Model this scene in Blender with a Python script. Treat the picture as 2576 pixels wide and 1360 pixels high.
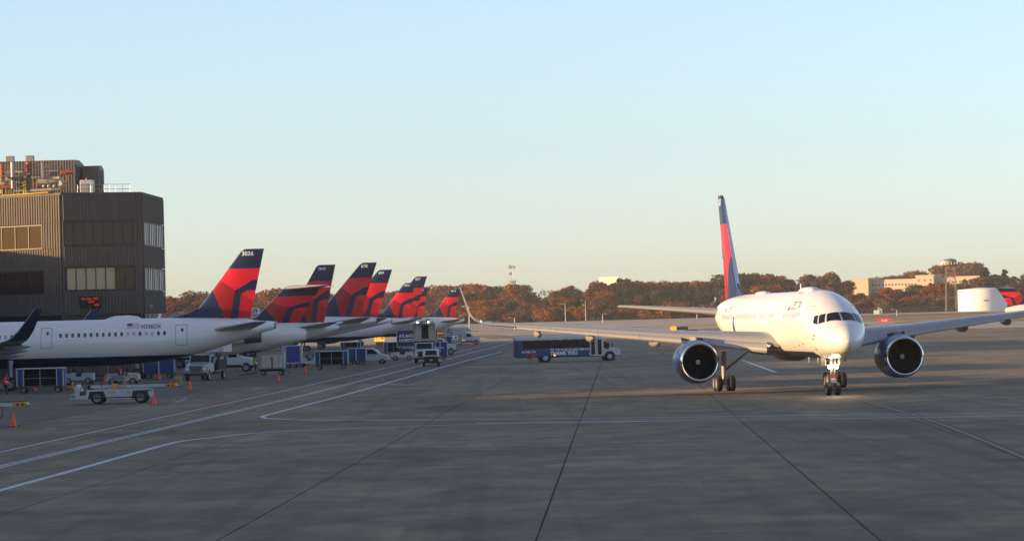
import bpy, bmesh, math, random
import numpy as np
from mathutils import Vector, Matrix

R = math.radians
scene = bpy.context.scene
for o in list(bpy.data.objects):
    bpy.data.objects.remove(o)
col = scene.collection
rng = random.Random(7)

# ------------------------------------------------------------------ camera
F_PX, CAM_H, PITCH, ROLL = 8000.0, 5.05, 0.0152, 0.0263   # focal length in units of a 2575 wide frame
cam = bpy.data.cameras.new('camera')
cam.sensor_fit = 'HORIZONTAL'; cam.sensor_width = 36.0
cam.lens = 36.0 * F_PX / 2575.0
cam.clip_start = 0.5; cam.clip_end = 20000
camo = bpy.data.objects.new('camera', cam); col.objects.link(camo)
camo.matrix_world = Matrix.Translation((0, 0, CAM_H)) @ Matrix.Rotation(math.pi/2 + PITCH, 4, 'X') @ Matrix.Rotation(-ROLL, 4, 'Z')
scene.camera = camo

# ------------------------------------------------------------------ sky, sun, exposure
SUN_EL, SUN_AZ = R(7.5), R(13.0)          # sun stands to the left (-X), a little behind the camera
sun_dir = Vector((-math.cos(SUN_AZ)*math.cos(SUN_EL), -math.sin(SUN_AZ)*math.cos(SUN_EL), math.sin(SUN_EL)))
w = bpy.data.worlds.new('World'); scene.world = w; w.use_nodes = True
nt = w.node_tree
for n in list(nt.nodes): nt.nodes.remove(n)
sky = nt.nodes.new('ShaderNodeTexSky'); sky.sky_type = 'NISHITA'
sky.sun_disc = False
sky.sun_elevation = SUN_EL
sky.sun_rotation = math.atan2(sun_dir.x, sun_dir.y)
sky.altitude = 300; sky.air_density = 0.86; sky.dust_density = 0.5; sky.ozone_density = 3.0
bg = nt.nodes.new('ShaderNodeBackground'); bg.inputs['Strength'].default_value = 0.15
out = nt.nodes.new('ShaderNodeOutputWorld')
hs = nt.nodes.new('ShaderNodeHueSaturation'); hs.inputs['Saturation'].default_value = .69
nt.links.new(sky.outputs[0], hs.inputs['Color']); tint = nt.nodes.new('ShaderNodeMix'); tint.data_type = 'RGBA'; tint.blend_type = 'MULTIPLY'; tint.inputs[0].default_value = 1; tint.inputs[7].default_value = (1.022, .972, .985, 1)
nt.links.new(hs.outputs[0], tint.inputs[6]); nt.links.new(tint.outputs[2], bg.inputs[0]); nt.links.new(bg.outputs[0], out.inputs[0])
sl = bpy.data.lights.new('sun', 'SUN'); sl.energy = 5.0; sl.angle = R(0.5); sl.color = (1.0, 0.63, 0.29)
so = bpy.data.objects.new('sun', sl); col.objects.link(so)
so.rotation_euler = sun_dir.to_track_quat('Z', 'Y').to_euler()
so.location = (-200, -30, 60)
vs = scene.view_settings
vs.view_transform = 'Standard'; vs.look = 'None'; vs.gamma = 1.0; vs.use_curve_mapping = False
vs.exposure = 1.11
scene.cycles.max_bounces = 5; scene.cycles.diffuse_bounces = 3; scene.cycles.glossy_bounces = 3
scene.cycles.transparent_max_bounces = 8

# ------------------------------------------------------------------ photo geometry -> places on the field
def ray(px, py):
    cx, cy = px - 1287.5, py - 680.0
    c, s = math.cos(ROLL), math.sin(ROLL)
    x, y = cx*c - cy*s, cx*s + cy*c
    X, u = x/F_PX, -y/F_PX
    c, s = math.cos(PITCH), math.sin(PITCH)
    return X, c - u*s, s + u*c
def at(px, py, Y):
    X, y, z = ray(px, py); k = Y/y
    return Vector((X*k, Y, CAM_H + z*k))
def gp(px, py, z=0.0):
    X, y, zz = ray(px, py); k = (z - CAM_H)/zz
    return Vector((X*k, y*k, z))
def atx(px, Y):                    # X of column px at depth Y, near ground height
    return at(px, 850, Y).x

# ------------------------------------------------------------------ materials
MATS = {}
def lin(c):
    return tuple(((v/255)/12.92 if v/255 <= .04045 else ((v/255+.055)/1.055)**2.4) for v in c)
def mat(name, color, rough=.5, metal=0, spec=.5, coat=0, emit=None, estr=0, var=0, vscale=3., bump=0, bscale=20., alpha=None, stretch=None, trans=0):
    if name in MATS: return MATS[name]
    m = bpy.data.materials.new(name); m.use_nodes = True
    t = m.node_tree; b = t.nodes['Principled BSDF']
    b.inputs['Base Color'].default_value = (*color, 1); b.inputs['Roughness'].default_value = rough
    b.inputs['Metallic'].default_value = metal; b.inputs['Specular IOR Level'].default_value = spec
    b.inputs['Coat Weight'].default_value = coat; b.inputs['Coat Roughness'].default_value = .08
    if trans: b.inputs['Transmission Weight'].default_value = trans
    if emit:
        b.inputs['Emission Color'].default_value = (*emit, 1); b.inputs['Emission Strength'].default_value = estr
    if var or bump:
        tc = t.nodes.new('ShaderNodeTexCoord'); mp = t.nodes.new('ShaderNodeMapping')
        if stretch: mp.inputs['Scale'].default_value = stretch
        t.links.new(tc.outputs['Object'], mp.inputs[0])
    if var:
        nz = t.nodes.new('ShaderNodeTexNoise'); nz.inputs['Scale'].default_value = vscale
        nz.inputs['Detail'].default_value = 6; nz.inputs['Roughness'].default_value = .65
        t.links.new(mp.outputs[0], nz.inputs['Vector'])
        mr = t.nodes.new('ShaderNodeMapRange'); mr.inputs[1].default_value = .25; mr.inputs[2].default_value = .75
        mr.inputs[3].default_value = 1-var; mr.inputs[4].default_value = 1+var*.6
        t.links.new(nz.outputs['Fac'], mr.inputs[0])
        mx = t.nodes.new('ShaderNodeMix'); mx.data_type = 'RGBA'; mx.blend_type = 'MULTIPLY'; mx.inputs[0].default_value = 1
        mx.inputs[6].default_value = (*color, 1)
        t.links.new(mr.outputs[0], mx.inputs[7]); t.links.new(mx.outputs[2], b.inputs['Base Color'])
        ra = t.nodes.new('ShaderNodeMath'); ra.operation = 'MULTIPLY_ADD'; ra.inputs[1].default_value = -.25*min(1, var*4); ra.inputs[2].default_value = min(1, rough+.12*min(1, var*4))
        t.links.new(nz.outputs['Fac'], ra.inputs[0]); t.links.new(ra.outputs[0], b.inputs['Roughness'])
    if bump:
        n2 = t.nodes.new('ShaderNodeTexNoise'); n2.inputs['Scale'].default_value = bscale; n2.inputs['Detail'].default_value = 4
        t.links.new(mp.outputs[0], n2.inputs['Vector'])
        bp = t.nodes.new('ShaderNodeBump'); bp.inputs['Strength'].default_value = bump; bp.inputs['Distance'].default_value = .05
        t.links.new(n2.outputs['Fac'], bp.inputs['Height']); t.links.new(bp.outputs[0], b.inputs['Normal'])
    MATS[name] = m
    return m
WHITE = mat('aircraft_white', (.71, .69, .66), .32, coat=.35, var=.07, vscale=.8, stretch=(.35, 1, 1.6))
NAVY = mat('aircraft_navy', (.009, .020, .062), .38, spec=.3, coat=.12, var=.1, vscale=.7)
NACB = mat('nacelle_blue', (.014, .042, .15), .34, coat=.25, var=.08, vscale=.7)
RED = mat('livery_red', (.85, .010, .030), .38, spec=.3, coat=.15, var=.05, vscale=.6)
RED2 = mat('livery_dark_red', (.36, .005, .014), .38, spec=.3, coat=.15, var=.05, vscale=.6)
RED3 = mat('livery_mid_red', (.55, .006, .016), .38, spec=.3, coat=.15, var=.05, vscale=.6)
WINGG = mat('wing_grey', (.25, .25, .255), .35, coat=.2, var=.1, vscale=1.2)
SLAT = mat('wing_slat_metal', (.30, .297, .293), .36, metal=.2, var=.05, vscale=1.5)
LIP = mat('polished_metal', (.78, .77, .75), .16, metal=1.0, var=.04)
STEEL = mat('gear_steel', (.30, .30, .31), .45, metal=.4, var=.2, vscale=6)
DARKST = mat('dark_metal', (.05, .05, .055), .5, metal=.3, var=.25, vscale=5)
BLACK = mat('matte_black', (.008, .008, .009), .75, var=.2)
TYRE = mat('tyre_rubber', (.018, .018, .019), .85, var=.25, vscale=9)
HUB = mat('wheel_hub', (.22, .22, .22), .5, metal=.3, var=.25, vscale=8)
GLASS = mat('dark_glass', (.008, .010, .014), .08, spec=.35)
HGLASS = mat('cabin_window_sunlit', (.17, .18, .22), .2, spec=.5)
CGLASS = mat('cabin_window_glass', (.028, .036, .05), .12, spec=.7)
SHADE = mat('window_shade', (.36, .38, .43), .45)
TEXTN = mat('livery_text_navy', (.018, .03, .09), .45)
TEXTLIT = mat('overlit_navy_text', (.10, .12, .21), .45)  # paler navy: overexposure of the sunlit lettering put into its colour
TEXTW = mat('white_lettering', (.82, .82, .82), .5)
GREYL = mat('panel_line_grey', (.22, .23, .25), .5)
EXH = mat('exhaust_metal', (.16, .145, .13), .42, metal=.8, var=.25, vscale=5)
GWHITE = mat('equipment_white', (.43, .435, .435), .48, var=.22, vscale=4)
GGREY = mat('equipment_grey', (.27, .275, .28), .55, var=.2, vscale=4)
CARTB = mat('cart_blue_canvas', (.012, .035, .16), .62, var=.25, vscale=3, bump=.4, bscale=5)
CARTD = mat('cart_inside_dark', (.010, .011, .014), .8)
ORANGE = mat('cone_orange', (.80, .085, .02), .5, var=.12, vscale=8)
YELLOW = mat('safety_yellow', (.62, .33, .02), .5, var=.2, vscale=6)
AMBER = mat('belt_end_amber', (.62, .24, .015), .5, var=.25, vscale=8)
GALV = mat('galvanised_steel', (.42, .42, .42), .42, metal=.5, var=.18, vscale=5)
WOODC = mat('dry_wood_tan', (.30, .22, .14), .8, var=.25)
BRICKC = mat('pale_block', (.5, .45, .38), .8, var=.2)

# ------------------------------------------------------------------ mesh helpers
class MB:
    def __init__(self): self.v = []; self.f = []; self.m = []
    def add(self, verts, faces, mi=0):
        o = len(self.v); self.v += [tuple(p) for p in verts]
        for f in faces: self.f.append(tuple(o+i for i in f)); self.m.append(mi)
        return self
    def box(self, x0, x1, y0, y1, z0, z1, mi=0):
        return self.add([(x0,y0,z0),(x1,y0,z0),(x1,y1,z0),(x0,y1,z0),(x0,y0,z1),(x1,y0,z1),(x1,y1,z1),(x0,y1,z1)],
                        [(0,3,2,1),(4,5,6,7),(0,1,5,4),(1,2,6,5),(2,3,7,6),(3,0,4,7)], mi)
    def cbox(self, x0, x1, y0, y1, z0, z1, c=.03, mi=0):       # box with chamfered vertical and top edges
        c = min(c, (x1-x0)*.3, (y1-y0)*.3, (z1-z0)*.3)
        def ring(i, z): return [(x0+i+c,y0+i,z),(x1-i-c,y0+i,z),(x1-i,y0+i+c,z),(x1-i,y1-i-c,z),(x1-i-c,y1-i,z),(x0+i+c,y1-i,z),(x0+i,y1-i-c,z),(x0+i,y0+i+c,z)]
        return self.loft([ring(c, z0), ring(0, z0+c), ring(0, z1-c), ring(c, z1)], mi, cap=True)
    def loft(self, rings, mi=0, cap=False, closed=True):
        n = len(rings[0]); vs = [p for r in rings for p in r]; fs = []
        for i in range(len(rings)-1):
            for j in range(n if closed else n-1):
                k = (j+1) % n
                fs.append((i*n+j, i*n+k, (i+1)*n+k, (i+1)*n+j))
        if cap:
            fs.append(tuple(range(n))[::-1]); fs.append(tuple((len(rings)-1)*n+j for j in range(n)))
        return self.add(vs, fs, mi)
    def prism(self, prof, y0, y1, c=0, mi=0):                  # profile in (x,z) extruded along y, ends chamfered by c
        cx = sum(p[0] for p in prof)/len(prof); cz = sum(p[1] for p in prof)/len(prof)
        def ring(y, k): return [(cx+(x-cx)*k, y, cz+(z-cz)*k) for x, z in prof]
        if c:
            size = max(max(abs(p[0]-cx) for p in prof), max(abs(p[1]-cz) for p in prof)); k = 1-c/size
            rings = [ring(y0, k), ring(y0+c, 1), ring(y1-c, 1), ring(y1, k)]
        else: rings = [ring(y0, 1), ring(y1, 1)]
        return self.loft(rings, mi, cap=True)
    def tube(self, p0, p1, r0, r1=None, n=8, mi=0, cap=True):
        r1 = r0 if r1 is None else r1
        p0, p1 = Vector(p0), Vector(p1); d = (p1-p0).normalized()
        a = Vector((0,0,1)) if abs(d.z) < .9 else Vector((1,0,0)); a = d.cross(a).normalized(); b = d.cross(a)
        rr = []
        for p, r in ((p0,r0),(p1,r1)):
            rr.append([p + (a*math.cos(t*2*math.pi/n) + b*math.sin(t*2*math.pi/n))*r for t in range(n)])
        return self.loft(rr, mi, cap=cap)
    def bar(self, p0, p1, w=.05, mi=0): return self.tube(p0, p1, w*.7, n=4, mi=mi)
    def lathe(self, prof, o=(0,0,0), axis='x', n=24, mi=0):    # prof: (along, radius)
        rings = []
        for a, r in prof:
            ring = []
            for t in range(n):
                c, s = math.cos(t*2*math.pi/n)*r, math.sin(t*2*math.pi/n)*r
                ring.append({'x': (o[0]+a, o[1]+c, o[2]+s), 'y': (o[0]+c, o[1]+a, o[2]+s), 'z': (o[0]+c, o[1]+s, o[2]+a)}[axis])
            rings.append(ring)
        return self.loft(rings, mi)
    def quad(self, a, b, c, d, mi=0): return self.add([a,b,c,d], [(0,1,2,3)], mi)
    def mesh(self, name, mats, smooth=True, angle=35):
        me = bpy.data.meshes.new(name); me.from_pydata(self.v, [], self.f); me.update()
        for m in (mats if isinstance(mats, (list, tuple)) else [mats]): me.materials.append(m)
        me.polygons.foreach_set('material_index', self.m)
        bm = bmesh.new(); bm.from_mesh(me); bmesh.ops.recalc_face_normals(bm, faces=bm.faces); bm.to_mesh(me); bm.free()
        if smooth:
            me.shade_smooth(); me.set_sharp_from_angle(angle=R(angle))
        return me
    def build(self, name, mats, parent=None, smooth=True, angle=35):
        return link(name, self.mesh(name, mats, smooth, angle), parent)
def link(name, me, parent=None, loc=None):
    o = bpy.data.objects.new(name, me); col.objects.link(o)
    if parent: o.parent = parent
    if loc: o.location = loc
    return o
def tag(o, label=None, cat=None, group=None, kind=None):
    if label: o['label'] = label
    if cat: o['category'] = cat
    if group: o['group'] = group
    if kind: o['kind'] = kind
    return o
def thing(name, label, cat, loc=(0,0,0), rz=0, group=None, scale=None):
    o = bpy.data.objects.new(name, None); col.objects.link(o); o.empty_display_size = .3
    o.location = loc; o.rotation_euler = (0, 0, rz)
    if scale: o.scale = (scale,)*3
    return tag(o, label, cat, group)
def copy_tree(o, parent=None, loc=None, rz=None, label=None):
    c = o.copy(); col.objects.link(c); c.parent = parent
    if loc is not None: c.location = loc
    if rz is not None: c.rotation_euler = (0, 0, rz)
    if label: c['label'] = label
    for ch in list(o.children): copy_tree(ch, c)
    return c
_txt = {}
def text_mesh(s, size=1.0, align='LEFT', bold=0.0):
    k = (s, round(size,3), align, bold)
    if k in _txt: return _txt[k]
    cu = bpy.data.curves.new('lettering', 'FONT'); cu.body = s; cu.size = size; cu.align_x = align; cu.resolution_u = 2
    cu.offset = bold
    o = bpy.data.objects.new('lettering', cu); col.objects.link(o)
    dg = bpy.context.evaluated_depsgraph_get()
    me = bpy.data.meshes.new_from_object(o.evaluated_get(dg))
    bm = bmesh.new(); bm.from_mesh(me); bmesh.ops.triangulate(bm, faces=bm.faces[:]); bm.to_mesh(me); bm.free()
    vs = [tuple(v.co) for v in me.vertices]; fs = [tuple(p.vertices) for p in me.polygons]
    bpy.data.objects.remove(o); bpy.data.curves.remove(cu); bpy.data.meshes.remove(me)
    _txt[k] = (vs, fs); return vs, fs
def text_on(name, s, size, fn, m, parent, align='LEFT', bold=0.0, sx=1.0):
    vs, fs = text_mesh(s, size, align, bold)
    mb = MB().add([fn(x*sx, y) for x, y, _ in vs], fs)
    return mb.build(name, m, parent, smooth=False)
def poly_on(name, pts, fn, m, parent):
    return MB().add([fn(x, y) for x, y in pts], [tuple(range(len(pts)))]).build(name, m, parent, smooth=False)
def pchip(xs, ys):
    xs, ys = list(xs), list(ys); n = len(xs)
    h = [xs[i+1]-xs[i] for i in range(n-1)]; d = [(ys[i+1]-ys[i])/h[i] for i in range(n-1)]
    m = [d[0]] + [0.0]*(n-2) + [d[-1]]
    for i in range(1, n-1):
        if d[i-1]*d[i] > 0:
            w1, w2 = 2*h[i]+h[i-1], h[i]+2*h[i-1]; m[i] = (w1+w2)/(w1/d[i-1]+w2/d[i])
    def f(x):
        if x <= xs[0]: return ys[0]
        if x >= xs[-1]: return ys[-1]
        i = 0
        while xs[i+1] < x: i += 1
        t = (x-xs[i])/h[i]
        return (ys[i]*(1+2*t)*(1-t)**2 + m[i]*h[i]*t*(1-t)**2 + ys[i+1]*t*t*(3-2*t) + m[i+1]*h[i]*t*t*(t-1))
    return f
# ================================================================== GROUND
def hz(X, Y):                        # height of the ground: flat apron, rising gently to the wooded hill
    def ss(a, b, t):
        t = min(1, max(0, (t-a)/(b-a))); return t*t*(3-2*t)
    z = 3.3*ss(760, 1420, Y)
    z += (6.5 + 3.0*ss(-100, 260, X))*ss(1430, 1720, Y)
    return z
def ground_mat(name, col1, col2, scale, stretch=(1,1,1), rough=.85, third=None, bump=.3, slab=False):
    m = bpy.data.materials.new(name); m.use_nodes = True; t = m.node_tree; b = t.nodes['Principled BSDF']
    b.inputs['Roughness'].default_value = rough; b.inputs['Specular IOR Level'].default_value = .28
    g = t.nodes.new('ShaderNodeNewGeometry'); mp = t.nodes.new('ShaderNodeMapping'); mp.inputs['Scale'].default_value = stretch
    t.links.new(g.outputs['Position'], mp.inputs[0])
    def noise(s, d=6, r=.6):
        n = t.nodes.new('ShaderNodeTexNoise'); n.inputs['Scale'].default_value = s; n.inputs['Detail'].default_value = d; n.inputs['Roughness'].default_value = r
        t.links.new(mp.outputs[0], n.inputs['Vector']); return n
    def ramp(src, a, b_, c0, c1):
        r = t.nodes.new('ShaderNodeValToRGB'); r.color_ramp.elements[0].position = a; r.color_ramp.elements[1].position = b_
        r.color_ramp.elements[0].color = (*c0, 1); r.color_ramp.elements[1].color = (*c1, 1); t.links.new(src, r.inputs[0]); return r
    def mixc(f, a, b_, mode='MIX'):
        x = t.nodes.new('ShaderNodeMix'); x.data_type = 'RGBA'; x.blend_type = mode
        if isinstance(f, (int, float)): x.inputs[0].default_value = f
        else: t.links.new(f, x.inputs[0])
        for s, v in ((6, a), (7, b_)):
            if isinstance(v, tuple): x.inputs[s].default_value = (*v, 1)
            else: t.links.new(v, x.inputs[s])
        return x.outputs[2]
    n1 = noise(scale); c = ramp(n1.outputs['Fac'], .3, .7, col1, col2).outputs[0]
    if slab:
        n2 = noise(scale*9, 5, .7); c = mixc(.85, c, ramp(n2.outputs['Fac'], .28, .72, (.48,.47,.46), (1.42,1.40,1.38)).outputs[0], 'MULTIPLY')
        # pale worn patches and dark oil stains with a shape of their own
        n3 = noise(scale*2.6, 3, .5); c = mixc(ramp(n3.outputs['Fac'], .62, .74, (0,0,0), (.75,.75,.75)).outputs[0], c, tuple(min(1, v*1.45) for v in col2))
        n4 = noise(scale*1.7, 5, .6); c = mixc(ramp(n4.outputs['Fac'], .32, .44, (.8,.8,.8), (0,0,0)).outputs[0], c, tuple(v*.62 for v in col1))
        oi = t.nodes.new('ShaderNodeObjectInfo'); mr = t.nodes.new('ShaderNodeMapRange'); mr.inputs[3].default_value = .94; mr.inputs[4].default_value = 1.06
        t.links.new(oi.outputs['Random'], mr.inputs[0]); c = mixc(1.0, c, mr.outputs[0], 'MULTIPLY')
        # dirt and old sealant spreading unevenly from the joints
        sx = t.nodes.new('ShaderNodeSeparateXYZ'); t.links.new(g.outputs['Position'], sx.inputs[0])
        def M(op, a, b_=0.0, c_=0.0):
            q = t.nodes.new('ShaderNodeMath'); q.operation = op
            for k_, v_ in enumerate((a, b_, c_)):
                if isinstance(v_, (int, float)): q.inputs[k_].default_value = v_
                else: t.links.new(v_, q.inputs[k_])
            return q.outputs[0]
        for kk, (ex, wd_, amt) in enumerate(((M('MULTIPLY_ADD', sx.outputs['Y'], -.0331/7.62, M('MULTIPLY_ADD', sx.outputs['X'], 1/7.62, 2.02/7.62)), .016, .55), (M('MULTIPLY_ADD', sx.outputs['Y'], 1/7.62, -58/7.62), .02, .35))):
            dist = M('PINGPONG', ex, .5)                # 0 at a joint, .5 mid slab
            nj = noise(.35+.2*kk, 5, .7); lim = M('MULTIPLY', M('POWER', nj.outputs['Fac'], 2.2), wd_*3)
            f_ = M('MULTIPLY', M('SUBTRACT', 1.0, M('MINIMUM', M('DIVIDE', dist, M('MAXIMUM', lim, .0005)), 1.0)), amt)
            c = mixc(f_, c, tuple(v*.34 for v in col1))
        # pale rows of old patching down the middle of some lanes
        dm = M('ABSOLUTE', M('SUBTRACT', M('PINGPONG', M('MULTIPLY_ADD', sx.outputs['Y'], -.0331/7.62, M('MULTIPLY_ADD', sx.outputs['X'], 1/7.62, 2.02/7.62)), .5), .5))
        npz = noise(.22, 4, .6); c = mixc(M('MULTIPLY', M('MULTIPLY', M('LESS_THAN', dm, .07), M('MAXIMUM', M('MULTIPLY_ADD', npz.outputs['Fac'], 5.0, -2.75), 0.0)), .55), c, tuple(min(1, v*1.6) for v in col2))
        # faint rubber marks running along the taxi lane
        wv = t.nodes.new('ShaderNodeTexNoise'); wv.inputs['Scale'].default_value = 1.0; wv.inputs['Detail'].default_value = 3
        mp2 = t.nodes.new('ShaderNodeMapping'); mp2.inputs['Scale'].default_value = (.8, .008, 1); mp2.inputs['Rotation'].default_value = (0, 0, R(1.9))
        t.links.new(g.outputs['Position'], mp2.inputs[0]); t.links.new(mp2.outputs[0], wv.inputs['Vector'])
        c = mixc(ramp(wv.outputs['Fac'], .54, .70, (0,0,0), (.42,.42,.42)).outputs[0], c, tuple(v*.55 for v in col1))
    elif third:
        n2 = noise(scale*7, 4); c = mixc(ramp(n2.outputs['Fac'], .45, .7, (0,0,0), (.8,.8,.8)).outputs[0], c, third)
    t.links.new(c, b.inputs['Base Color'])
    nb = noise(scale*40, 3); bp = t.nodes.new('ShaderNodeBump'); bp.inputs['Strength'].default_value = bump; bp.inputs['Distance'].default_value = .03
    t.links.new(nb.outputs['Fac'], bp.inputs['Height']); t.links.new(bp.outputs[0], b.inputs['Normal'])
    return m
CONC = ground_mat('apron_concrete', (.128, .099, .058), (.232, .184, .112), .05, stretch=(1, .55, 1), slab=True)
ASPH = ground_mat('ramp_asphalt', (.100, .083, .060), (.142, .119, .086), .06, stretch=(1, .5, 1), slab=True)
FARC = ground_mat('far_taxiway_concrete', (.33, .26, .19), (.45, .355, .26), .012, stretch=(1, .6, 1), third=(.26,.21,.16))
GRASSM = ground_mat('dry_grass', (.22, .135, .05), (.32, .20, .075), .02, third=(.13, .10, .035), rough=.95)
HILLM = ground_mat('leaf_litter', (.09, .05, .025), (.14, .075, .03), .03, third=(.05, .04, .02), rough=.95)

def sheet(name, poly_fn, xs, ys, m, dz, kind='structure'):
    mb = MB(); n = len(xs)
    vs = [(X, Y, hz(X, Y)+dz) for Y in ys for X in xs]
    fs = [(j*n+i, j*n+i+1, (j+1)*n+i+1, (j+1)*n+i) for j in range(len(ys)-1) for i in range(n-1)]
    mb.add(vs, fs); o = mb.build(name, m, smooth=True); tag(o, kind=kind); return o
def lsp(a, b, n): return [a+(b-a)*i/(n-1) for i in range(n)]
sheet('ground', None, lsp(-2500, 2500, 60), lsp(-300, 700, 5)+lsp(760, 1800, 60)+[2500, 4500, 9000], GRASSM, -.16)
# lower bed of the apron, seen only inside the joints between slabs
bed = sheet('apron_bed', None, [-160, 420], [-120, 745], mat('joint_dark', (.02, .02, .02), .95), -.10)
tag(bed, 'dark bed showing in the joints between the concrete slabs', kind='structure')
DIRX = .0331                                              # lane direction: X gained per metre of Y
def lane(i, Y): return -2.02 + DIRX*Y + 7.62*i            # X of joint i at depth Y
apron = bpy.data.objects.new('apron', None); col.objects.link(apron); tag(apron, 'grey jointed concrete apron slabs', kind='structure')
slab_me = {}
Y0, NR, PITCHY = 58.0, 27, 7.62
for r in range(NR):
    for i in range(-4, 6):
        a, b = Y0 + r*PITCHY, Y0 + (r+1)*PITCHY
        if 'm' not in slab_me:
            g, gy, c = .015, .006, .006
            w_, l_ = 7.62, PITCHY; sk = DIRX*l_
            def rg(e, z): return [(g+e, gy+e, z), (w_-g-e, gy+e, z), (w_-g-e+sk, l_-gy-e, z), (g+e+sk, l_-gy-e, z)]
            slab_me['m'] = MB().loft([rg(0, -.11), rg(0, -c), rg(c, 0)], cap=True).mesh('concrete_slab', CONC, smooth=False)
        link('concrete_slab', slab_me['m'], apron, (lane(i, a), a, 0))
Y1 = Y0 + NR*PITCHY
# the rest of the apron: one sheet round the slab field, with far joints as fine grooves in the material scale
def strip(name, corners, m, dz=0.0, parent=None):
    mb = MB().add([(x, y, dz) for x, y in corners], [tuple(range(len(corners)))])
    return mb.build(name, m, parent, smooth=False)
xl = lambda Y: lane(-4, Y); xr = lambda Y: lane(6, Y)
o = strip('apron_left', [(-160, -100), (lane(-4, -100), -100), (xl(Y1), Y1), (xl(Y1), Y1+.001), (-160, Y1)], ASPH); tag(o, kind='structure')
o = strip('apron_right', [(lane(6, -100), -100), (420, -100), (420, Y1), (xr(Y1), Y1)], CONC); tag(o, kind='structure')
o = strip('apron_near', [(lane(-4, -100), -100), (lane(6, -100), -100), (lane(6, Y0), Y0), (lane(-4, Y0), Y0)], CONC); tag(o, kind='structure')
o = strip('apron_far_left', [(-160, Y1+.03), (lane(-2, Y1), Y1+.03), (lane(-2, 745), 745), (-160, 745)], ASPH); tag(o, kind='structure')
# far joints, real gaps: strips of concrete between Y1 and 745
for i in range(-2, 40):
    o = strip('concrete_slab', [(lane(i, Y1)+.02, Y1+.03), (lane(i+1, Y1)-.02, Y1+.03), (lane(i+1, 745)-.02, 745), (lane(i, 745)+.02, 745)], CONC, 0, apron)
# ---- far field: taxiways and grass
sheet('far_taxiway', None, lsp(-900, 1500, 25), lsp(745, 1040, 14), FARC, -.02)
sheet('outer_taxiway', None, lsp(-900, 95, 12), lsp(1042, 1385, 20), FARC, .03)
sheet('outer_taxiway', None, lsp(95, 1500, 16), lsp(1235, 1350, 8), FARC, .035)
def gpatch(name, pts, m, dz):
    mb = MB(); n = len(pts)
    cx = sum(p[0] for p in pts)/n; cy = sum(p[1] for p in pts)/n
    vs = [(cx, cy, hz(cx, cy)+dz)]; rings = 6; fs = []
    for k in range(1, rings+1):
        for x, y in pts:
            X, Y = cx+(x-cx)*k/rings, cy+(y-cy)*k/rings; vs.append((X, Y, hz(X, Y)+dz))
    for j in range(n):
        fs.append((0, 1+j, 1+(j+1) % n))
        for k in range(rings-1):
            a, b = 1+k*n, 1+(k+1)*n; fs.append((a+j, b+j, b+(j+1) % n, a+(j+1) % n))
    mb.add(vs, fs); o = mb.build(name, m); tag(o, kind='structure'); return o
def ell(cx, cy, rx, ry, n=28, j=.12):
    rr = random.Random(int(cx*7+cy)); return [(cx+rx*math.cos(t*2*math.pi/n)*(1+rr.uniform(-j, j)), cy+ry*math.sin(t*2*math.pi/n)*(1+rr.uniform(-j, j))) for t in range(n)]
gpatch('grass_island', ell(77, 925, 26, 38), GRASSM, .05)
gpatch('grass_island', ell(180, 980, 62, 62), GRASSM, .06)
gpatch('grass_island', ell(-14, 900, 12, 34), GRASSM, .05)
gpatch('asphalt_patch', ell(11, 850, 18, 48), mat('old_asphalt', (.12, .105, .10), .9, var=.2, vscale=.05), .04)
gpatch('asphalt_patch', ell(62, 862, 36, 26), mat('old_asphalt', (.12, .105, .10)), .045)

# ---- painted lines
PW = ground_mat('line_paint_white', (.42, .45, .47), (.60, .62, .63), 1.2, third=(.30, .31, .32), rough=.7)
PR = ground_mat('line_paint_red', (.20, .03, .03), (.28, .045, .04), 1.2, third=(.14, .05, .05), rough=.7)
PY = ground_mat('line_paint_yellow', (.26, .15, .06), (.33, .19, .07), 1.2, third=(.2, .14, .09), rough=.7)
PB = mat('line_edge_black', (.035, .035, .037), .8, var=.2)
def line_g(name, pts, width, m, dz=.004, label=None):
    P = [Vector((p[0], p[1], 0)) for p in pts]; L, Rr = [], []
    for i, p in enumerate(P):
        d = (P[min(i+1, len(P)-1)] - P[max(i-1, 0)]).normalized(); nn = Vector((-d.y, d.x, 0))*width/2
        L.append(p+nn); Rr.append(p-nn)
    mb = MB()
    for i in range(len(P)-1):
        mb.quad((L[i].x, L[i].y, dz), (Rr[i].x, Rr[i].y, dz), (Rr[i+1].x, Rr[i+1].y, dz), (L[i+1].x, L[i+1].y, dz))
    o = mb.build(name, m, smooth=False); tag(o, label, kind='structure'); return o
def smooth_px(pts, n=6):
    P = [gp(*p) for p in pts]; out_ = []
    for i in range(len(P)-1):
        p0, p1, p2, p3 = P[max(i-1, 0)], P[i], P[i+1], P[min(i+2, len(P)-1)]
        for k in range(n):
            t = k/n
            out_.append(.5*((2*p1)+(-p0+p2)*t+(2*p0-5*p1+4*p2-p3)*t*t+(-p0+3*p1-3*p2+p3)*t**3))
    out_.append(P[-1]); return [(p.x, p.y) for p in out_]
def off(pts, dx): return [(x+dx, y) for x, y in pts]
dbl = [(-21.4, 72), (-19.46, 119.9), (-15.09, 227.7), (-9.5, 400), (-.19, 692)]
line_g('painted_line', off(dbl, -.16), .15, PW); line_g('painted_line', off(dbl, .16), .15, PW)
wl = [(-25, 60), (-21.84, 134.6), (-18.21, 231.1), (-12.6, 400), (-3.3, 690)]
line_g('painted_line', wl, .17, PW); line_g('painted_line', off(wl, -.42), .34, PR)
line_g('painted_line', smooth_px([(1263, 884), (1150, 912.6), (1000, 955), (865, 993), (690, 1038), (661, 1048), (690, 1052.5), (800, 1055), (1050, 1055), (1288, 1053), (1900, 1045.5), (2575, 1036), (3300, 1026)]), .32, PW)
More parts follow.
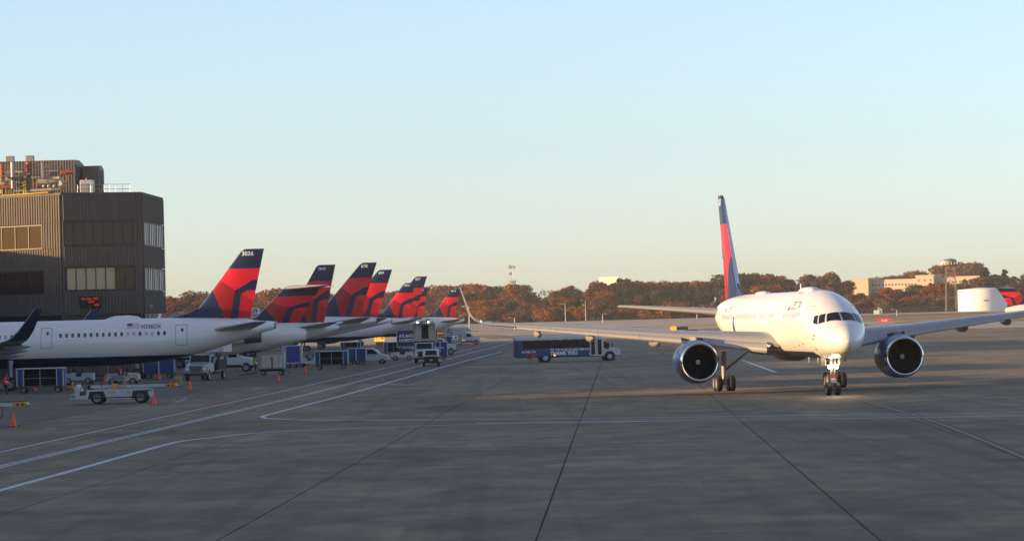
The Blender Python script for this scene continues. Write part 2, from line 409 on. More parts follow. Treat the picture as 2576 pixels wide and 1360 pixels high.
line_g('painted_line', smooth_px([(-60, 1249), (0, 1232), (220, 1172), (400, 1122), (460, 1108), (540, 1099), (650, 1088), (900, 1076), (1288, 1063.5), (1900, 1054.5), (2575, 1045), (3300, 1034)]), .32, PW)
line_g('painted_line', smooth_px([(1463, 1055.5), (1900, 1050), (2575, 1040.5), (3300, 1030)]), .24, PW)
for a, b in (((470, 1001), (440, 1012)), ((660, 974), (640, 979)), ((830, 985), (790, 990)), ((140, 1076), (110, 1080)), ((660, 1039), (610, 1038))):
    line_g('painted_line', [gp(*a)[:2], gp(*b)[:2]], .12, PW)
line_g('painted_line', [(-34, 176), (-29, 177.2), (-24.2, 178.4)], .1, PW); line_g('painted_line', [(-36, 199), (-27, 200.5), (-20, 202)], .09, PW)
line_g('painted_line', [(-30, 158), (-24, 159.5)], .09, PW)
tx = smooth_px([(1780, 872), (1870, 905), (1950, 935), (2050, 972), (2117, 993), (2225, 1022), (2350, 1060), (2470, 1106), (2575, 1150), (2700, 1210)])
line_g('taxi_centreline', tx, .5, PB, .004); line_g('taxi_centreline', tx, .17, PY, .008)
line_g('painted_line', smooth_px([(1866, 905), (1905, 919), (1950, 936)]), .4, PW, .012)
line_g('hold_marking', [(22, 1160), (27, 1215)], 1.0, PY, hz(20, 1180)+.08)

# ================================================================== CONCOURSE (long unseen building, roof steps shaped to throw the shade over the apron)
WALLB = mat('bronze_metal_cladding', (.122, .106, .092), .7, spec=.12, var=.16, vscale=.9, stretch=(1, 1, .25))
ROOFM = mat('roof_membrane', (.20, .19, .18), .9, var=.2)
GLZ = mat('bronze_glass', (.020, .014, .009), .2, spec=.25)
GLZL = mat('bronze_glass_matt', (.050, .034, .020), .6, spec=.04)
GLZM = mat('bronze_glass_mid', (.075, .052, .030), .22, spec=.25)
GLZD = mat('bronze_glass_dark', (.022, .018, .015), .22, spec=.3)
BLIND = mat('blind_cream', (.50, .38, .20), .6, var=.1)
BLINDW = mat('blind_pale', (.78, .73, .65), .6, var=.08, vscale=4)
FRM = mat('window_frame_dark', (.030, .029, .028), .5)
concourse = thing('concourse_building', 'long dark concourse unseen beyond the left edge, roof steps set to shade the apron', 'building', (-88, 300, 0))
segs = [(-90,178,14.6),(178,181.3,9.8),(181.3,183,10.8),(183,194,9.8),(194,212,14.6),(212,230,12.5),(230,257,16.0),(257,300,13.3),(300,330,15.7),(330,344,16.5),(344,439,20.2),(439,672,13.6)]
for a, b, h in segs:
    ww = -16 if h > 14 else -14
    m_ = MB().box(ww, 13, a-300, b-300, 0, h-.5).box(ww-.2, 13.2, a-300+.02, b-300-.02, h-.498, h)
    s_ = m_.build('wall', WALLB, concourse, smooth=False)
    yy = a-300+1.2
    k = 0
    while yy+3 < b-300 and k < 40:
        MB().box(13.0, 13.07, yy, yy+3.0, 2.2, 4.4).build('window', GLZ, s_, smooth=False); yy += 6.6; k += 1

# ================================================================== TOWER at the end of the concourse
TB = Vector((-52, 352, 0))
tower = thing('terminal_tower', 'dark bronze ribbed metal terminal block with two window bands behind the parked jet', 'building', TB)
C = [(-63, 352.2), (-48.3, 341.6), (-40.0, 345.2), (-39.6, 362.5), (-52, 376), (-72, 374)]
H = 19.75
def facefn(i, base=TB):
    p0 = Vector((*C[i], 0)); p1 = Vector((*C[(i+1) % len(C)], 0)); d = (p1-p0); L = d.length; d.normalize(); n = Vector((d.y, -d.x, 0))
    def f(s, z, o=0): 
        p = p0 + d*s + n*o - base; return (p.x, p.y, z)
    return f, L
def s_of_px(i, px):                    # where column px meets face i (ground plan)
    p0 = Vector((*C[i], 0)); p1 = Vector((*C[(i+1) % len(C)], 0)); d = (p1-p0).normalized()
    k = ray(px, 700); t = k[0]/k[1]    # X = t*Y
    return (t*p0.y - p0.x)/(d.x - t*d.y)
core = MB(); ring = [(x-TB.x, y-TB.y) for x, y in C]
ins = [(x*.985, y*.985) for x, y in ring]
core.loft([[(x, y, 0) for x, y in ins], [(x, y, H-.2) for x, y in ins]], cap=True)
core.build('core_wall', WALLB, tower, smooth=False)
MB().loft([[(x, y, H-.14) for x, y in ring], [(x*1.004, y*1.004, H-.02) for x, y in ring], [(x*1.004, y*1.004, H+.12) for x, y in ring], [(x, y, H+.12) for x, y in ring]], cap=True).build('parapet_cap', WALLB, tower, smooth=False)
def ribs(i, s0, s1, z0, z1, name='wall_panel', pitch=.37, dep=.09):
    f, L = facefn(i); mb = MB(); n = max(1, int(round((s1-s0)/pitch))); p = (s1-s0)/n; prof = []
    for k in range(n):
        a = s0+k*p; prof += [(a, 0), (a+p*.42, 0), (a+p*.55, dep), (a+p*.87, dep)]
    prof.append((s1, 0))
    lo = [f(s, z0, o+.02) for s, o in prof]; hi = [f(s, z1, o+.02) for s, o in prof]
    nn = len(prof); mb.add(lo+hi, [(j, j+1, nn+j+1, nn+j) for j in range(nn-1)])
    # closed ends top and bottom
    mb.add([f(s, z1, o+.02) for s, o in prof]+[f(s, z1, -.1) for s, o in prof], [(j, j+1, nn+j+1, nn+j) for j in range(nn-1)])
    mb.build(name, WALLB, tower, smooth=False)
def winband(i, s0, s1, z0, z1, n, mats, label=None):
    f, L = facefn(i); fr = MB(); t = .09
    def bx(a, b, c, d, o0, o1): 
        v = [f(a, c, o0), f(b, c, o0), f(b, d, o0), f(a, d, o0), f(a, c, o1), f(b, c, o1), f(b, d, o1), f(a, d, o1)]
        fr.add(v, [(0,3,2,1),(4,5,6,7),(0,1,5,4),(1,2,6,5),(2,3,7,6),(3,0,4,7)])
    bx(s0, s1, z0, z0+t, -.12, .12); bx(s0, s1, z1-t, z1, -.12, .12)
    w = (s1-s0)/n
    for k in range(n+1): 
        c = min(max(s0+k*w, s0+t/2), s1-t/2); bx(c-t/2, c+t/2, z0+t, z1-t, -.10, .10)
    fo = fr.build('window', FRM, tower, smooth=False)
    for k in range(n):
        a, b = s0+k*w+t/2, s0+(k+1)*w-t/2
        m = mats[k % len(mats)]
        p_ = MB().add([f(a, z0+t, .02), f(b, z0+t, .02), f(b, z1-t, .02), f(a, z1-t, .02), f(a, z0+t, -.03), f(b, z0+t, -.03), f(b, z1-t, -.03), f(a, z1-t, -.03)],
                      [(0,1,2,3),(4,7,6,5),(0,4,5,1),(1,5,6,2),(2,6,7,3),(3,7,4,0)])
        p_.build('pane', m, fo, smooth=False)
L0 = facefn(0)[1]; L1 = facefn(1)[1]; L2 = facefn(2)[1]
# bands: (z0, z1) of the window rows
for i, (wa, wb) in {0: (1.2, s_of_px(0, 110)), 1: (s_of_px(1, 163), s_of_px(1, 337)), 2: (1.0, L2-.5)}.items():
    L = facefn(i)[1]
    dz = {0: -.25, 1: 0, 2: -.1}[i]
    zt = [(16.75+dz, 14.2+dz), (11.8+dz, 9.35+dz)]
    edges = [H-.16, zt[0][0]+.06, zt[0][1]-.06, zt[1][0]+.06, zt[1][1]-.06, 6.75]
    e = .05
    ribs(i, e, L-e, edges[1]+.03, edges[0]); ribs(i, e, L-e, edges[3]+.03, edges[2]-.03); ribs(i, e, L-e, edges[5], edges[4]-.03)
    for (a, b) in ((edges[2], edges[1]), (edges[4], edges[3])):
        ribs(i, e, wa-.04, a, b); ribs(i, wb+.04, L-e, a, b)
    n = {0: 7, 1: 7, 2: 5}[i]
    if i == 1:
        winband(i, wa, wb, edges[2]+.04, edges[1]-.04, n, [GLZM]); winband(i, wa+.15, wb+.1, edges[4]+.04, edges[3]-.04, n, [BLIND]*5+[GLZM]*2)
    elif i == 0:
        winband(i, wa, wb, edges[2]+.04, edges[1]-.04, n, [GLZL]); winband(i, wa, wb, edges[4]+.04, edges[3]-.04, n, [GLZD])
    else:
        winband(i, wa, wb, edges[2]+.04, edges[1]-.04, 11, [BLINDW, BLINDW, BLIND, BLINDW]); winband(i, wa, wb, edges[4]+.04, edges[3]-.04, 11, [BLINDW, BLIND, BLINDW])
    f, _ = facefn(i)
    # recessed dark opening below the ribbed wall, with piers
    op = MB(); op.add([f(.3, 3.9, .01), f(L-.3, 3.9, .01), f(L-.3, 6.7, .01), f(.3, 6.7, .01)], [(0,1,2,3)]); op.build('ground_opening', GLZD if i else BLACK, tower, smooth=False)
    ribs(i, e, L-e, 3.4, 3.85, 'sill_panel'); ribs(i, e, L-e, .1, 3.36, 'sill_panel')
    if i == 2:
        for k in (.22, .45, .7):
            a = L*k; MB().add([f(a, 4, .06), f(a+.35, 4, .06), f(a+.35, 6.6, .06), f(a, 6.6, .06)], [(0,1,2,3)]).build('pier', BRICKC, tower, smooth=False)
# --- rooftop plant
CLADT = mat('plant_cladding', (.17, .135, .105), .6, var=.15, vscale=.8, stretch=(1, 1, .3))
RUST = mat('rusty_stack', (.34, .075, .025), .8, var=.3, vscale=2.5)
OLIVE = mat('olive_paint', (.24, .20, .05), .7, var=.25, vscale=2)
DUCT = mat('duct_tan', (.45, .36, .27), .55, var=.35, vscale=2.5)
def tl(p): return (p[0]-TB.x, p[1]-TB.y, p[2])
def plant(pxl, pxr, ptop, Yf, depth, name='penthouse'):
    a = at(pxl, 480, Yf); b = at(pxr, ptop, Yf); h = b.z
    mb = MB(); n = max(3, int((b.x-a.x)/.3)); p = (b.x-a.x)/n; prof = []
    for k in range(n): prof += [(a.x+k*p, 0), (a.x+k*p+p*.5, 0), (a.x+k*p+p*.6, -.05), (a.x+k*p+p*.9, -.05)]
    prof.append((b.x, 0)); nn = len(prof)
    mb.add([tl((x, Yf+o, H)) for x, o in prof]+[tl((x, Yf+o, h)) for x, o in prof], [(j, j+1, nn+j+1, nn+j) for j in range(nn-1)])
    mb.add([tl(q) for q in ((a.x, Yf, H), (b.x, Yf, H), (b.x, Yf+depth, H), (a.x, Yf+depth, H), (a.x, Yf, h), (b.x, Yf, h), (b.x, Yf+depth*.5, h+.12), (b.x, Yf+depth, h-.25), (a.x, Yf+depth, h-.25), (a.x, Yf+depth*.5, h+.12))],
           [(1,2,7,6,5),(4,5,6,9),(9,6,7,8),(2,3,8,7),(3,0,4,9,8)])
    o = mb.build(name, CLADT, tower, smooth=False)
    lv = MB(); z = H+1.0
    lv.add([tl(q) for q in ((b.x+.02, Yf+.5, H+.9), (b.x+.02, Yf+depth-.5, H+.9), (b.x+.02, Yf+depth-.5, h-.45), (b.x+.02, Yf+.5, h-.45))], [(0,1,2,3)], 1)
    lo = lv.build('louver_backing', [BLACK, BLACK], o, smooth=False)
    while z < h-.5:
        MB().add([tl(q) for q in ((b.x+.03, Yf+.5, z+.12), (b.x+.03, Yf+depth-.5, z+.12), (b.x+.14, Yf+depth-.5, z), (b.x+.14, Yf+.5, z))], [(0,1,2,3)]).build('louver_slat', GGREY, o, smooth=False); z += .26
    return o, a, b
p1_, a1, b1 = plant(-80, 188, 402, 354, 7.5)
p2_, a2, b2 = plant(207, 249, 417, 357.5, 4.2)
for px in (22, 72):
    q = at(px, 400, 356); MB().cbox(q.x-TB.x-.45, q.x-TB.x+.45, 4.5, 5.4, b1.z-.05, b1.z+.75, .04).build('roof_vent', GGREY, tower)
q = at(108, 405, 356); MB().box(q.x-TB.x-.1, q.x-TB.x+.1, 4.5, 4.7, b1.z-.05, b1.z+.5).build('vent_pipe', TEXTW, tower)
def stack(px, w_, ptop, pbot, m, Yf, name):
    a = at(px, ptop, Yf); b = at(px, pbot, Yf); mb = MB(); mb.lathe([(0, w_), (a.z-b.z, w_), (a.z-b.z, w_*.8), (a.z-b.z-.1, w_*.1)], tl((a.x, Yf, b.z)), 'z', 14)
    return mb.build(name, m, tower)
stack(5, .24, 412, 447, RUST, 349, 'rusty_stack'); stack(5, .27, 448, 487, OLIVE, 349, 'stack_base')
stack(72, .33, 408, 444, RUST, 349, 'rusty_stack'); stack(68, .5, 445, 487, OLIVE, 349, 'stack_base')
stack(31, .2, 408, 474, GWHITE, 348, 'flue_pipe'); stack(106, .07, 408, 460, GGREY, 348, 'vent_mast')
for px in (48, 130, 155):
    a = at(px, 410, 348.5); MB().tube(tl((a.x, 348.5, H)), tl((a.x, 348.5, a.z)), .05).build('frame_post', DARKST, tower)
for py in (414, 421, 430, 440, 452, 460, 468):
    a = at(-10, py+3, 348.5); b = at(rng.uniform(120, 190) if py < 445 else 70, py, 348.5); MB().tube(tl(a), tl(b), .045).build('pipe', mat('pipe_grey', (.22, .19, .16), .6), tower)
dct = MB()
P = [at(95, 457, 347), at(130, 456, 347), at(150, 450, 347), at(158, 462, 347), at(150, 475, 347), at(120, 478, 347), at(75, 481, 347)]
for i in range(len(P)-1): dct.tube(tl(P[i]), tl(P[i+1]), .33 if i < 4 else .2, n=10)
dct.build('bent_duct', DUCT, tower)
for px in (110, 122, 136): 
    a = at(px, 468, 346.5); MB().lathe([(0, .05), (.1, .16), (.3, .16), (.34, .05)], tl((a.x, 346.4, a.z)), 'y', 10).build('valve_cap', GWHITE, tower)
a = at(95, 452, 347); MB().cbox(a.x-TB.x-.5, a.x-TB.x+.6, -5, -4, H+.2, a.z+.1, .08).build('pump_housing', mat('brown_tank', (.16, .07, .03), .6, var=.3), tower)
a = at(218, 453, 347); acu = MB().cbox(a.x-TB.x-.7, a.x-TB.x+.75, -5.4, -4.2, H+.06, a.z, .05).build('air_handler', GWHITE, tower)
MB().lathe([(0, .3), (.22, .32), (.24, .2)], (a.x-TB.x+.1, -4.8, a.z), 'z', 14).build('fan_hood', DARKST, acu)
MB().box(a.x-TB.x-.62, a.x-TB.x+.2, -5.43, -5.40, H+.1, a.z-.4).build('service_panel', GGREY, acu, smooth=False)
rail_pts = [at(-20, 487, 344.6), at(150, 487, 342.9), at(326, 487, 345.0)]
for k, (px, Yp) in enumerate(((262, 345.6), (276, 345.8), (291, 346.0), (308, 346.2), (327, 346.5), (228, 345), (195, 344.4))):
    a = at(px, 464, Yp); MB().tube(tl((a.x, Yp, H+.1)), tl((a.x, Yp, H+1.05)), .03, n=6).build('railing_post', GALV, tower)
a = at(165, 464, 344); b = at(327, 464, 346.5)
for h_ in (1.05, .55): MB().tube(tl((a.x, 344, H+h_)), tl((b.x, 346.5, H+h_)), .03, n=6).build('railing_bar', GALV, tower)
tr = MB().tube(tl((at(-20, 484, 341).x, 347, H+.2)), tl((at(118, 483, 341).x, 341.9, H+.2)), .05, n=6).build('conduit', YELLOW, tower)
for k in range(26):
    px_ = rng.uniform(-5, 175); py_ = rng.uniform(424, 482); Yp = rng.uniform(346.2, 350); a = at(px_, py_, Yp); w_ = rng.uniform(.3, 1.6); h_ = rng.uniform(.12, .5)
    if a.z-h_ < H+.1: continue
    m_ = rng.choice([DARKST, DUCT, RUST, GGREY, DARKST, BLACK])
    if k % 2: MB().tube(tl((a.x-w_/2, Yp, a.z)), tl((a.x+w_/2, Yp, a.z+rng.uniform(-.05, .05))), rng.uniform(.05, .16), n=8).build('pipe_run', m_, tower)
    else: MB().cbox(a.x-TB.x-w_/2, a.x-TB.x+w_/2, Yp-TB.y-.3, Yp-TB.y+.3, a.z-h_, a.z, .03).build('plant_box', m_, tower)
    MB().tube(tl((a.x, Yp, H)), tl((a.x, Yp, a.z-.05)), .035, n=6).build('support_leg', DARKST, tower)
for k_, (ya, yb, yc) in enumerate(((1053, 1045.5, 1036), (1063.5, 1054.5, 1045))):
    line_g('painted_line', smooth_px([(1200, ya+.4), (1288, ya), (1900, yb), (2575, yc), (3300, yc-10.5)]), .26, PW, .0045)
# --- red LED sign on the mid face
f, _ = facefn(1); s0, s1 = s_of_px(1, 199), s_of_px(1, 250)
sg = thing('led_display', 'black display board with red dot lettering on the ribbed terminal wall', 'sign', TB)
def fb(mb, a, b, c, d, o0, o1, mi=0):
    v = [f(a, c, o0), f(b, c, o0), f(b, d, o0), f(a, d, o0), f(a, c, o1), f(b, c, o1), f(b, d, o1), f(a, d, o1)]
    mb.add(v, [(0,3,2,1),(4,5,6,7),(0,1,5,4),(1,2,6,5),(2,3,7,6),(3,0,4,7)], mi)
mb = MB(); fb(mb, s0, s1, 7.45, 8.68, .12, .34); mb.build('case', BLACK, sg, smooth=False)
LED = mat('led_red', (.3, .01, .005), .5, emit=(1.0, .045, .012), estr=.16)
wd = s1-s0
for tx_, s_, z_ in (('DL1424', .1, 8.33), ('1453', 1.32, 8.36), ('SWF', .86, 8.0), ('+55', 1.5, 7.68)):
    text_on('lettering', tx_, .34, lambda x, y, s_=s_, z_=z_: f(s0+s_+x, z_+y-.05, .352), LED, sg, bold=.012)
for (s_, z_, i_) in ((.9, 8.9, 2), (L2-4, 7.4, 2)):
    f2, _ = facefn(i_)
    cm = thing('security_camera', ['white dome camera on the dark end wall, lower one', 'grey camera bracket on the dark end wall, upper one'][int(s_ > 5)], 'camera', TB)
    p = f2({.9: 1.2}.get(s_, L2-5), {8.9: 7.45}.get(z_, 8.75), .1); q = f2({.9: 1.2}.get(s_, L2-5), {8.9: 7.5}.get(z_, 8.8), .55)
    MB().tube(p, q, .06).build('arm', GALV, cm); MB().lathe([(-.22, .02), (-.16, .15), (0, .2), (.1, .2), (.14, .05)], q, 'z', 12).build('dome', GWHITE, cm)
# ================================================================== AIRLINERS  (local frame: x forward, y port, z up, nose at x=0, u = -x aft)
class Fus:
    def __init__(s, st, n=2.0):
        us = [a[0] for a in st]; s.top = pchip(us, [a[1] for a in st]); s.bot = pchip(us, [a[2] for a in st]); s.hw = pchip(us, [a[3] for a in st]); s.zc = pchip(us, [a[4] for a in st])
        s.u0, s.u1 = us[0], us[-1]; s.n = n
    def p(s, u, th, off=0):           # th from the crown, positive to port
        zc = s.zc(u); c, sn = math.cos(th), math.sin(th)
        h = (s.top(u)-zc) if c >= 0 else (zc-s.bot(u)); w = s.hw(u)
        y, z = w*sn, zc+h*c
        if off:
            ny, nz = sn/max(w, .05), c/max(h, .05); l = math.hypot(ny, nz); y += ny/l*off; z += nz/l*off
        return (-u, y, z)
    def at_z(s, u, z, side, off=0):   # point on the skin at height z
        zc = s.zc(u); h = (s.top(u)-zc) if z >= zc else (zc-s.bot(u)); c = max(-1, min(1, (z-zc)/max(h, .01)))
        th = math.acos(c); return s.p(u, th*side, off)
    def mesh(s, name, us, nr, parent, zcut=None, u_navy=(0, 1e9)):
        mb = MB(); rings = [[s.p(u, 2*math.pi*j/nr) for j in range(nr)] for u in us]
        mb.loft(rings, cap=True)
        me = mb.mesh(name, [WHITE, NAVY, DARKST])
        if zcut is not None:
            bm = bmesh.new(); bm.from_mesh(me)
            z0, sl = zcut
            nrm = Vector((sl, 0, 1)).normalized()   # plane z = z0 - sl*x
            bmesh.ops.bisect_plane(bm, geom=bm.verts[:]+bm.edges[:]+bm.faces[:], plane_co=(0, 0, z0), plane_no=nrm)
            for f in bm.faces:
                c = f.calc_center_median()
                if c.z < z0 - sl*c.x and u_navy[0] < -c.x < u_navy[1]: f.material_index = 1
            bm.to_mesh(me); bm.free(); me.shade_smooth(); me.set_sharp_from_angle(angle=R(40))
        return link(name, me, parent)
    def patch(s, name, q, m, parent, off=.012, nu=6, nv=6):  # q: 4 corners (u, th) -> skin patch
        mb = MB(); vs = []
        for i in range(nu+1):
            for j in range(nv+1):
                a, b = i/nu, j/nv
                u = (q[0][0]*(1-a)+q[1][0]*a)*(1-b)+(q[3][0]*(1-a)+q[2][0]*a)*b
                t = (q[0][1]*(1-a)+q[1][1]*a)*(1-b)+(q[3][1]*(1-a)+q[2][1]*a)*b
                vs.append(s.p(u, t, off))
        mb.add(vs, [(i*(nv+1)+j, (i+1)*(nv+1)+j, (i+1)*(nv+1)+j+1, i*(nv+1)+j+1) for i in range(nu) for j in range(nv)])
        return mb.build(name, m, parent)
AIRF = [(1, 0), (.9, .028), (.75, .062), (.55, .098), (.35, .115), (.2, .105), (.1, .082), (.04, .055), (.012, .03), (0, 0), (.012, -.024), (.04, -.04), (.1, -.052), (.2, -.058), (.35, -.055), (.55, -.04), (.75, -.02), (.9, -.008)]
def section(le, chord, tk, span_dir, twist=0):
    """le: leading-edge point (x,y,z) local; chord runs aft (-x); thickness axis perpendicular to span and x"""
    sd = Vector(span_dir).normalized(); up = Vector((1, 0, 0)).cross(sd)
    if up.z < 0 or (abs(up.z) < 1e-6 and up.y < 0): up = -up
    return [Vector(le) + Vector((-a*chord, 0, 0)) + up*(b*chord*tk/.12) for a, b in AIRF]
def lifting(name, stations, m, parent, slat=None):
    rings = [section(*s_) for s_ in stations]; mb = MB(); mb.loft(rings, cap=True)
    mats = [m, slat or m]; me_i = 1 if slat else 0
    if slat:                              # faces near the leading edge get the bare-metal slat material
        nr = len(AIRF); fi = 0
        for i in range(len(rings)-1):
            for j in range(nr):
                if AIRF[j][0] <= .1 and AIRF[(j+1) % nr][0] <= .1: mb.m[fi] = 1
                fi += 1
    return mb.build(name, mats, parent, angle=40)
# fin livery in (chord fraction s, height fraction t), read off the nearest parked jet
def fin_shape(F):
    """F: LEb, TEb, TEt, LEt as (u, z)"""
    (lb, zb), (tb, zb2), (tt, zt), (lt, zt2) = F
    def P(s, t): 
        le = lb+(lt-lb)*t; te = tb+(tt-tb)*t; return (le+(te-le)*s, zb+(zt-zb)*t)
    return P
FAC = dict(L1=((0, .718), (1, .718)), A=(0.0, .56), B=(.535, .405), Cc=(1, .60), D=(1, .475), E=(.70, .345), Fk=(.985, .26), G=(.0, .42), Hh=(.575, .0), I=(.665, .0), J=(.80, .0))
def fin(name, F, parent, thick, number=None, numsize=.5, fillet=None, both=True, label=None):
    P = fin_shape(F); n = 20; mb = MB(); rings = []
    zb, zt = F[0][1], F[2][1]
    prof = [(0, 0), (.012, .35), (.05, .62), (.15, .9), (.3, 1), (.5, .86), (.75, .48), (1, .04)]
    outline = prof + [(a, -b) for a, b in prof[::-1][:-1]][:-1] + [(prof[1][0], -prof[1][1])]
    outline = prof + [(a, -b) for a, b in prof[-1:0:-1]]
    ts = [0, .12, .25, .4, .55, .7, .85, .965, 1.0]
    for t in ts:
        le = P(0, t); te = P(1, t); ch = te[0]-le[0]; sh = .0 if t < .99 else .10*ch
        rings.append([(-(le[0]+sh+(ch-sh)*a), b*thick*(1-.55*t)*.5*(.55 if t == 1 else 1), le[1]) for a, b in outline])
    mb.loft(rings, cap=True); me = mb.mesh(name, [NAVY, RED, RED2, RED3, LIP])
    K = {k: P(*v) for k, v in FAC.items() if k != 'L1'}
    K['D2'] = P(1, .475)
    bm = bmesh.new(); bm.from_mesh(me)
    def cut(a, b):
        d = Vector((-(b[0]-a[0]), 0, b[1]-a[1])); nrm = Vector((d.z, 0, -d.x)).normalized()
        bmesh.ops.bisect_plane(bm, geom=bm.verts[:]+bm.edges[:]+bm.faces[:], plane_co=(-a[0], 0, a[1]), plane_no=nrm)
    T1a, T1b = P(0, .718), P(1, .718)
    lines = [(T1a, T1b), (K['A'], K['B']), (K['B'], K['Cc']), (K['E'], K['D']), (K['E'], K['Fk']), (K['G'], K['Hh']), (K['B'], K['I']), (K['E'], K['J'])]
    for a, b in lines: cut(a, b)
    def inside(pt, poly):
        x, y = pt; r = False; j = len(poly)-1
        for i in range(len(poly)):
            xi, yi = poly[i]; xj, yj = poly[j]
            if (yi > y) != (yj > y) and x < (xj-xi)*(y-yi)/(yj-yi)+xi: r = not r
            j = i
        return r
    far = lambda p, dx: (p[0]+dx, p[1])
    top = [far(T1a, -3), far(T1b, 3), far(K['Cc'], 0), K['Cc'], K['B'], K['A'], far(K['A'], -3)]
    top = [far(T1a, -4), far(T1b, .5), far(K['Cc'], .5), K['B'], K['A'], far(K['A'], -4)]
    left = [far(K['A'], -.6), K['A'], K['B'], K['I'], (K['I'][0], zb-1), (K['Hh'][0], zb-1), K['Hh'], K['G'], far(K['G'], -.6)]
    rt = [far(K['D'], .5), K['E'], K['Fk'], far(K['Fk'], .5)]
    rb = [K['E'], K['Fk'], far(K['Fk'], .5), (P(1, 0)[0]+.6, zb-1), (K['J'][0], zb-1), K['J']]
    for f in bm.faces:
        c = f.calc_center_median(); q = (-c.x, c.z)
        if inside(q, rt) or (inside(q, top)): f.material_index = 1
        elif inside(q, left): f.material_index = 2
        elif inside(q, rb): f.material_index = 3
        le = P(0, (q[1]-zb)/(zt-zb)); ch = P(1, (q[1]-zb)/(zt-zb))[0]-le[0]
        if q[0]-le[0] < .013*ch: f.material_index = 4
    bm.to_mesh(me); bm.free(); me.shade_smooth(); me.set_sharp_from_angle(angle=R(40))
    o = link(name, me, parent)
    if number:
        c = P(.36, .93); pr_ = pchip([a for a, b in prof], [b for a, b in prof])
        def skin(u, z, s_):
            t_ = (z-zb)/(zt-zb); le = P(0, t_)[0]; te = P(1, t_)[0]; return s_*(thick*.5*(1-.55*t_)*pr_((u-le)/(te-le))+.006)
        for s_ in ((1, -1) if both else (1,)):
            text_on('fin_number', number, numsize, lambda x, y, s_=s_: (-(c[0]+s_*x), skin(c[0]+s_*x, c[1]-numsize*.3+y, s_), c[1]-numsize*.3+y), TEXTW, o, align='CENTER', bold=.012)
    if fillet:
        u0, z0 = fillet; mb = MB(); rr = []; ue, ze = P(0, .16)
        for k in range(9):
            t = k/8; u = u0+(ue+.05-u0)*t; zt_ = z0+(ze-z0)*t**1.9; w = .04+thick*.2*t
            rr.append([(-u, w*1.5, z0-.35), (-u, w, (z0+zt_)/2), (-u, .02+.04*t, zt_), (-u, -.02-.04*t, zt_), (-u, -w, (z0+zt_)/2), (-u, -w*1.5, z0-.35)])
        mb.loft(rr, cap=True).build('dorsal_fillet', NAVY, o)
    return o
WHEELS = {}
def wheel(parent, x, y, r, wd, name='wheel'):
    k = (round(r, 3), round(wd, 3))
    if k not in WHEELS:
        t = MB().lathe([(-wd/2, r*.62), (-wd*.48, r*.86), (-wd*.36, r*.97), (0, r), (wd*.36, r*.97), (wd*.48, r*.86), (wd/2, r*.62)], (0, 0, 0), 'y', 20).mesh('tyre', TYRE)
        h = MB().lathe([(-wd*.40, .01), (-wd*.40, r*.28), (-wd*.30, r*.34), (-wd*.44, r*.55), (-wd*.49, r*.63), (wd*.49, r*.63), (wd*.44, r*.55), (wd*.30, r*.34), (wd*.40, r*.28), (wd*.40, .01)], (0, 0, 0), 'y', 18).mesh('rim', HUB)
        WHEELS[k] = (t, h)
    t, h = WHEELS[k]
    o = link(name, t, parent, (x, y, r)); link('rim', h, o); return o
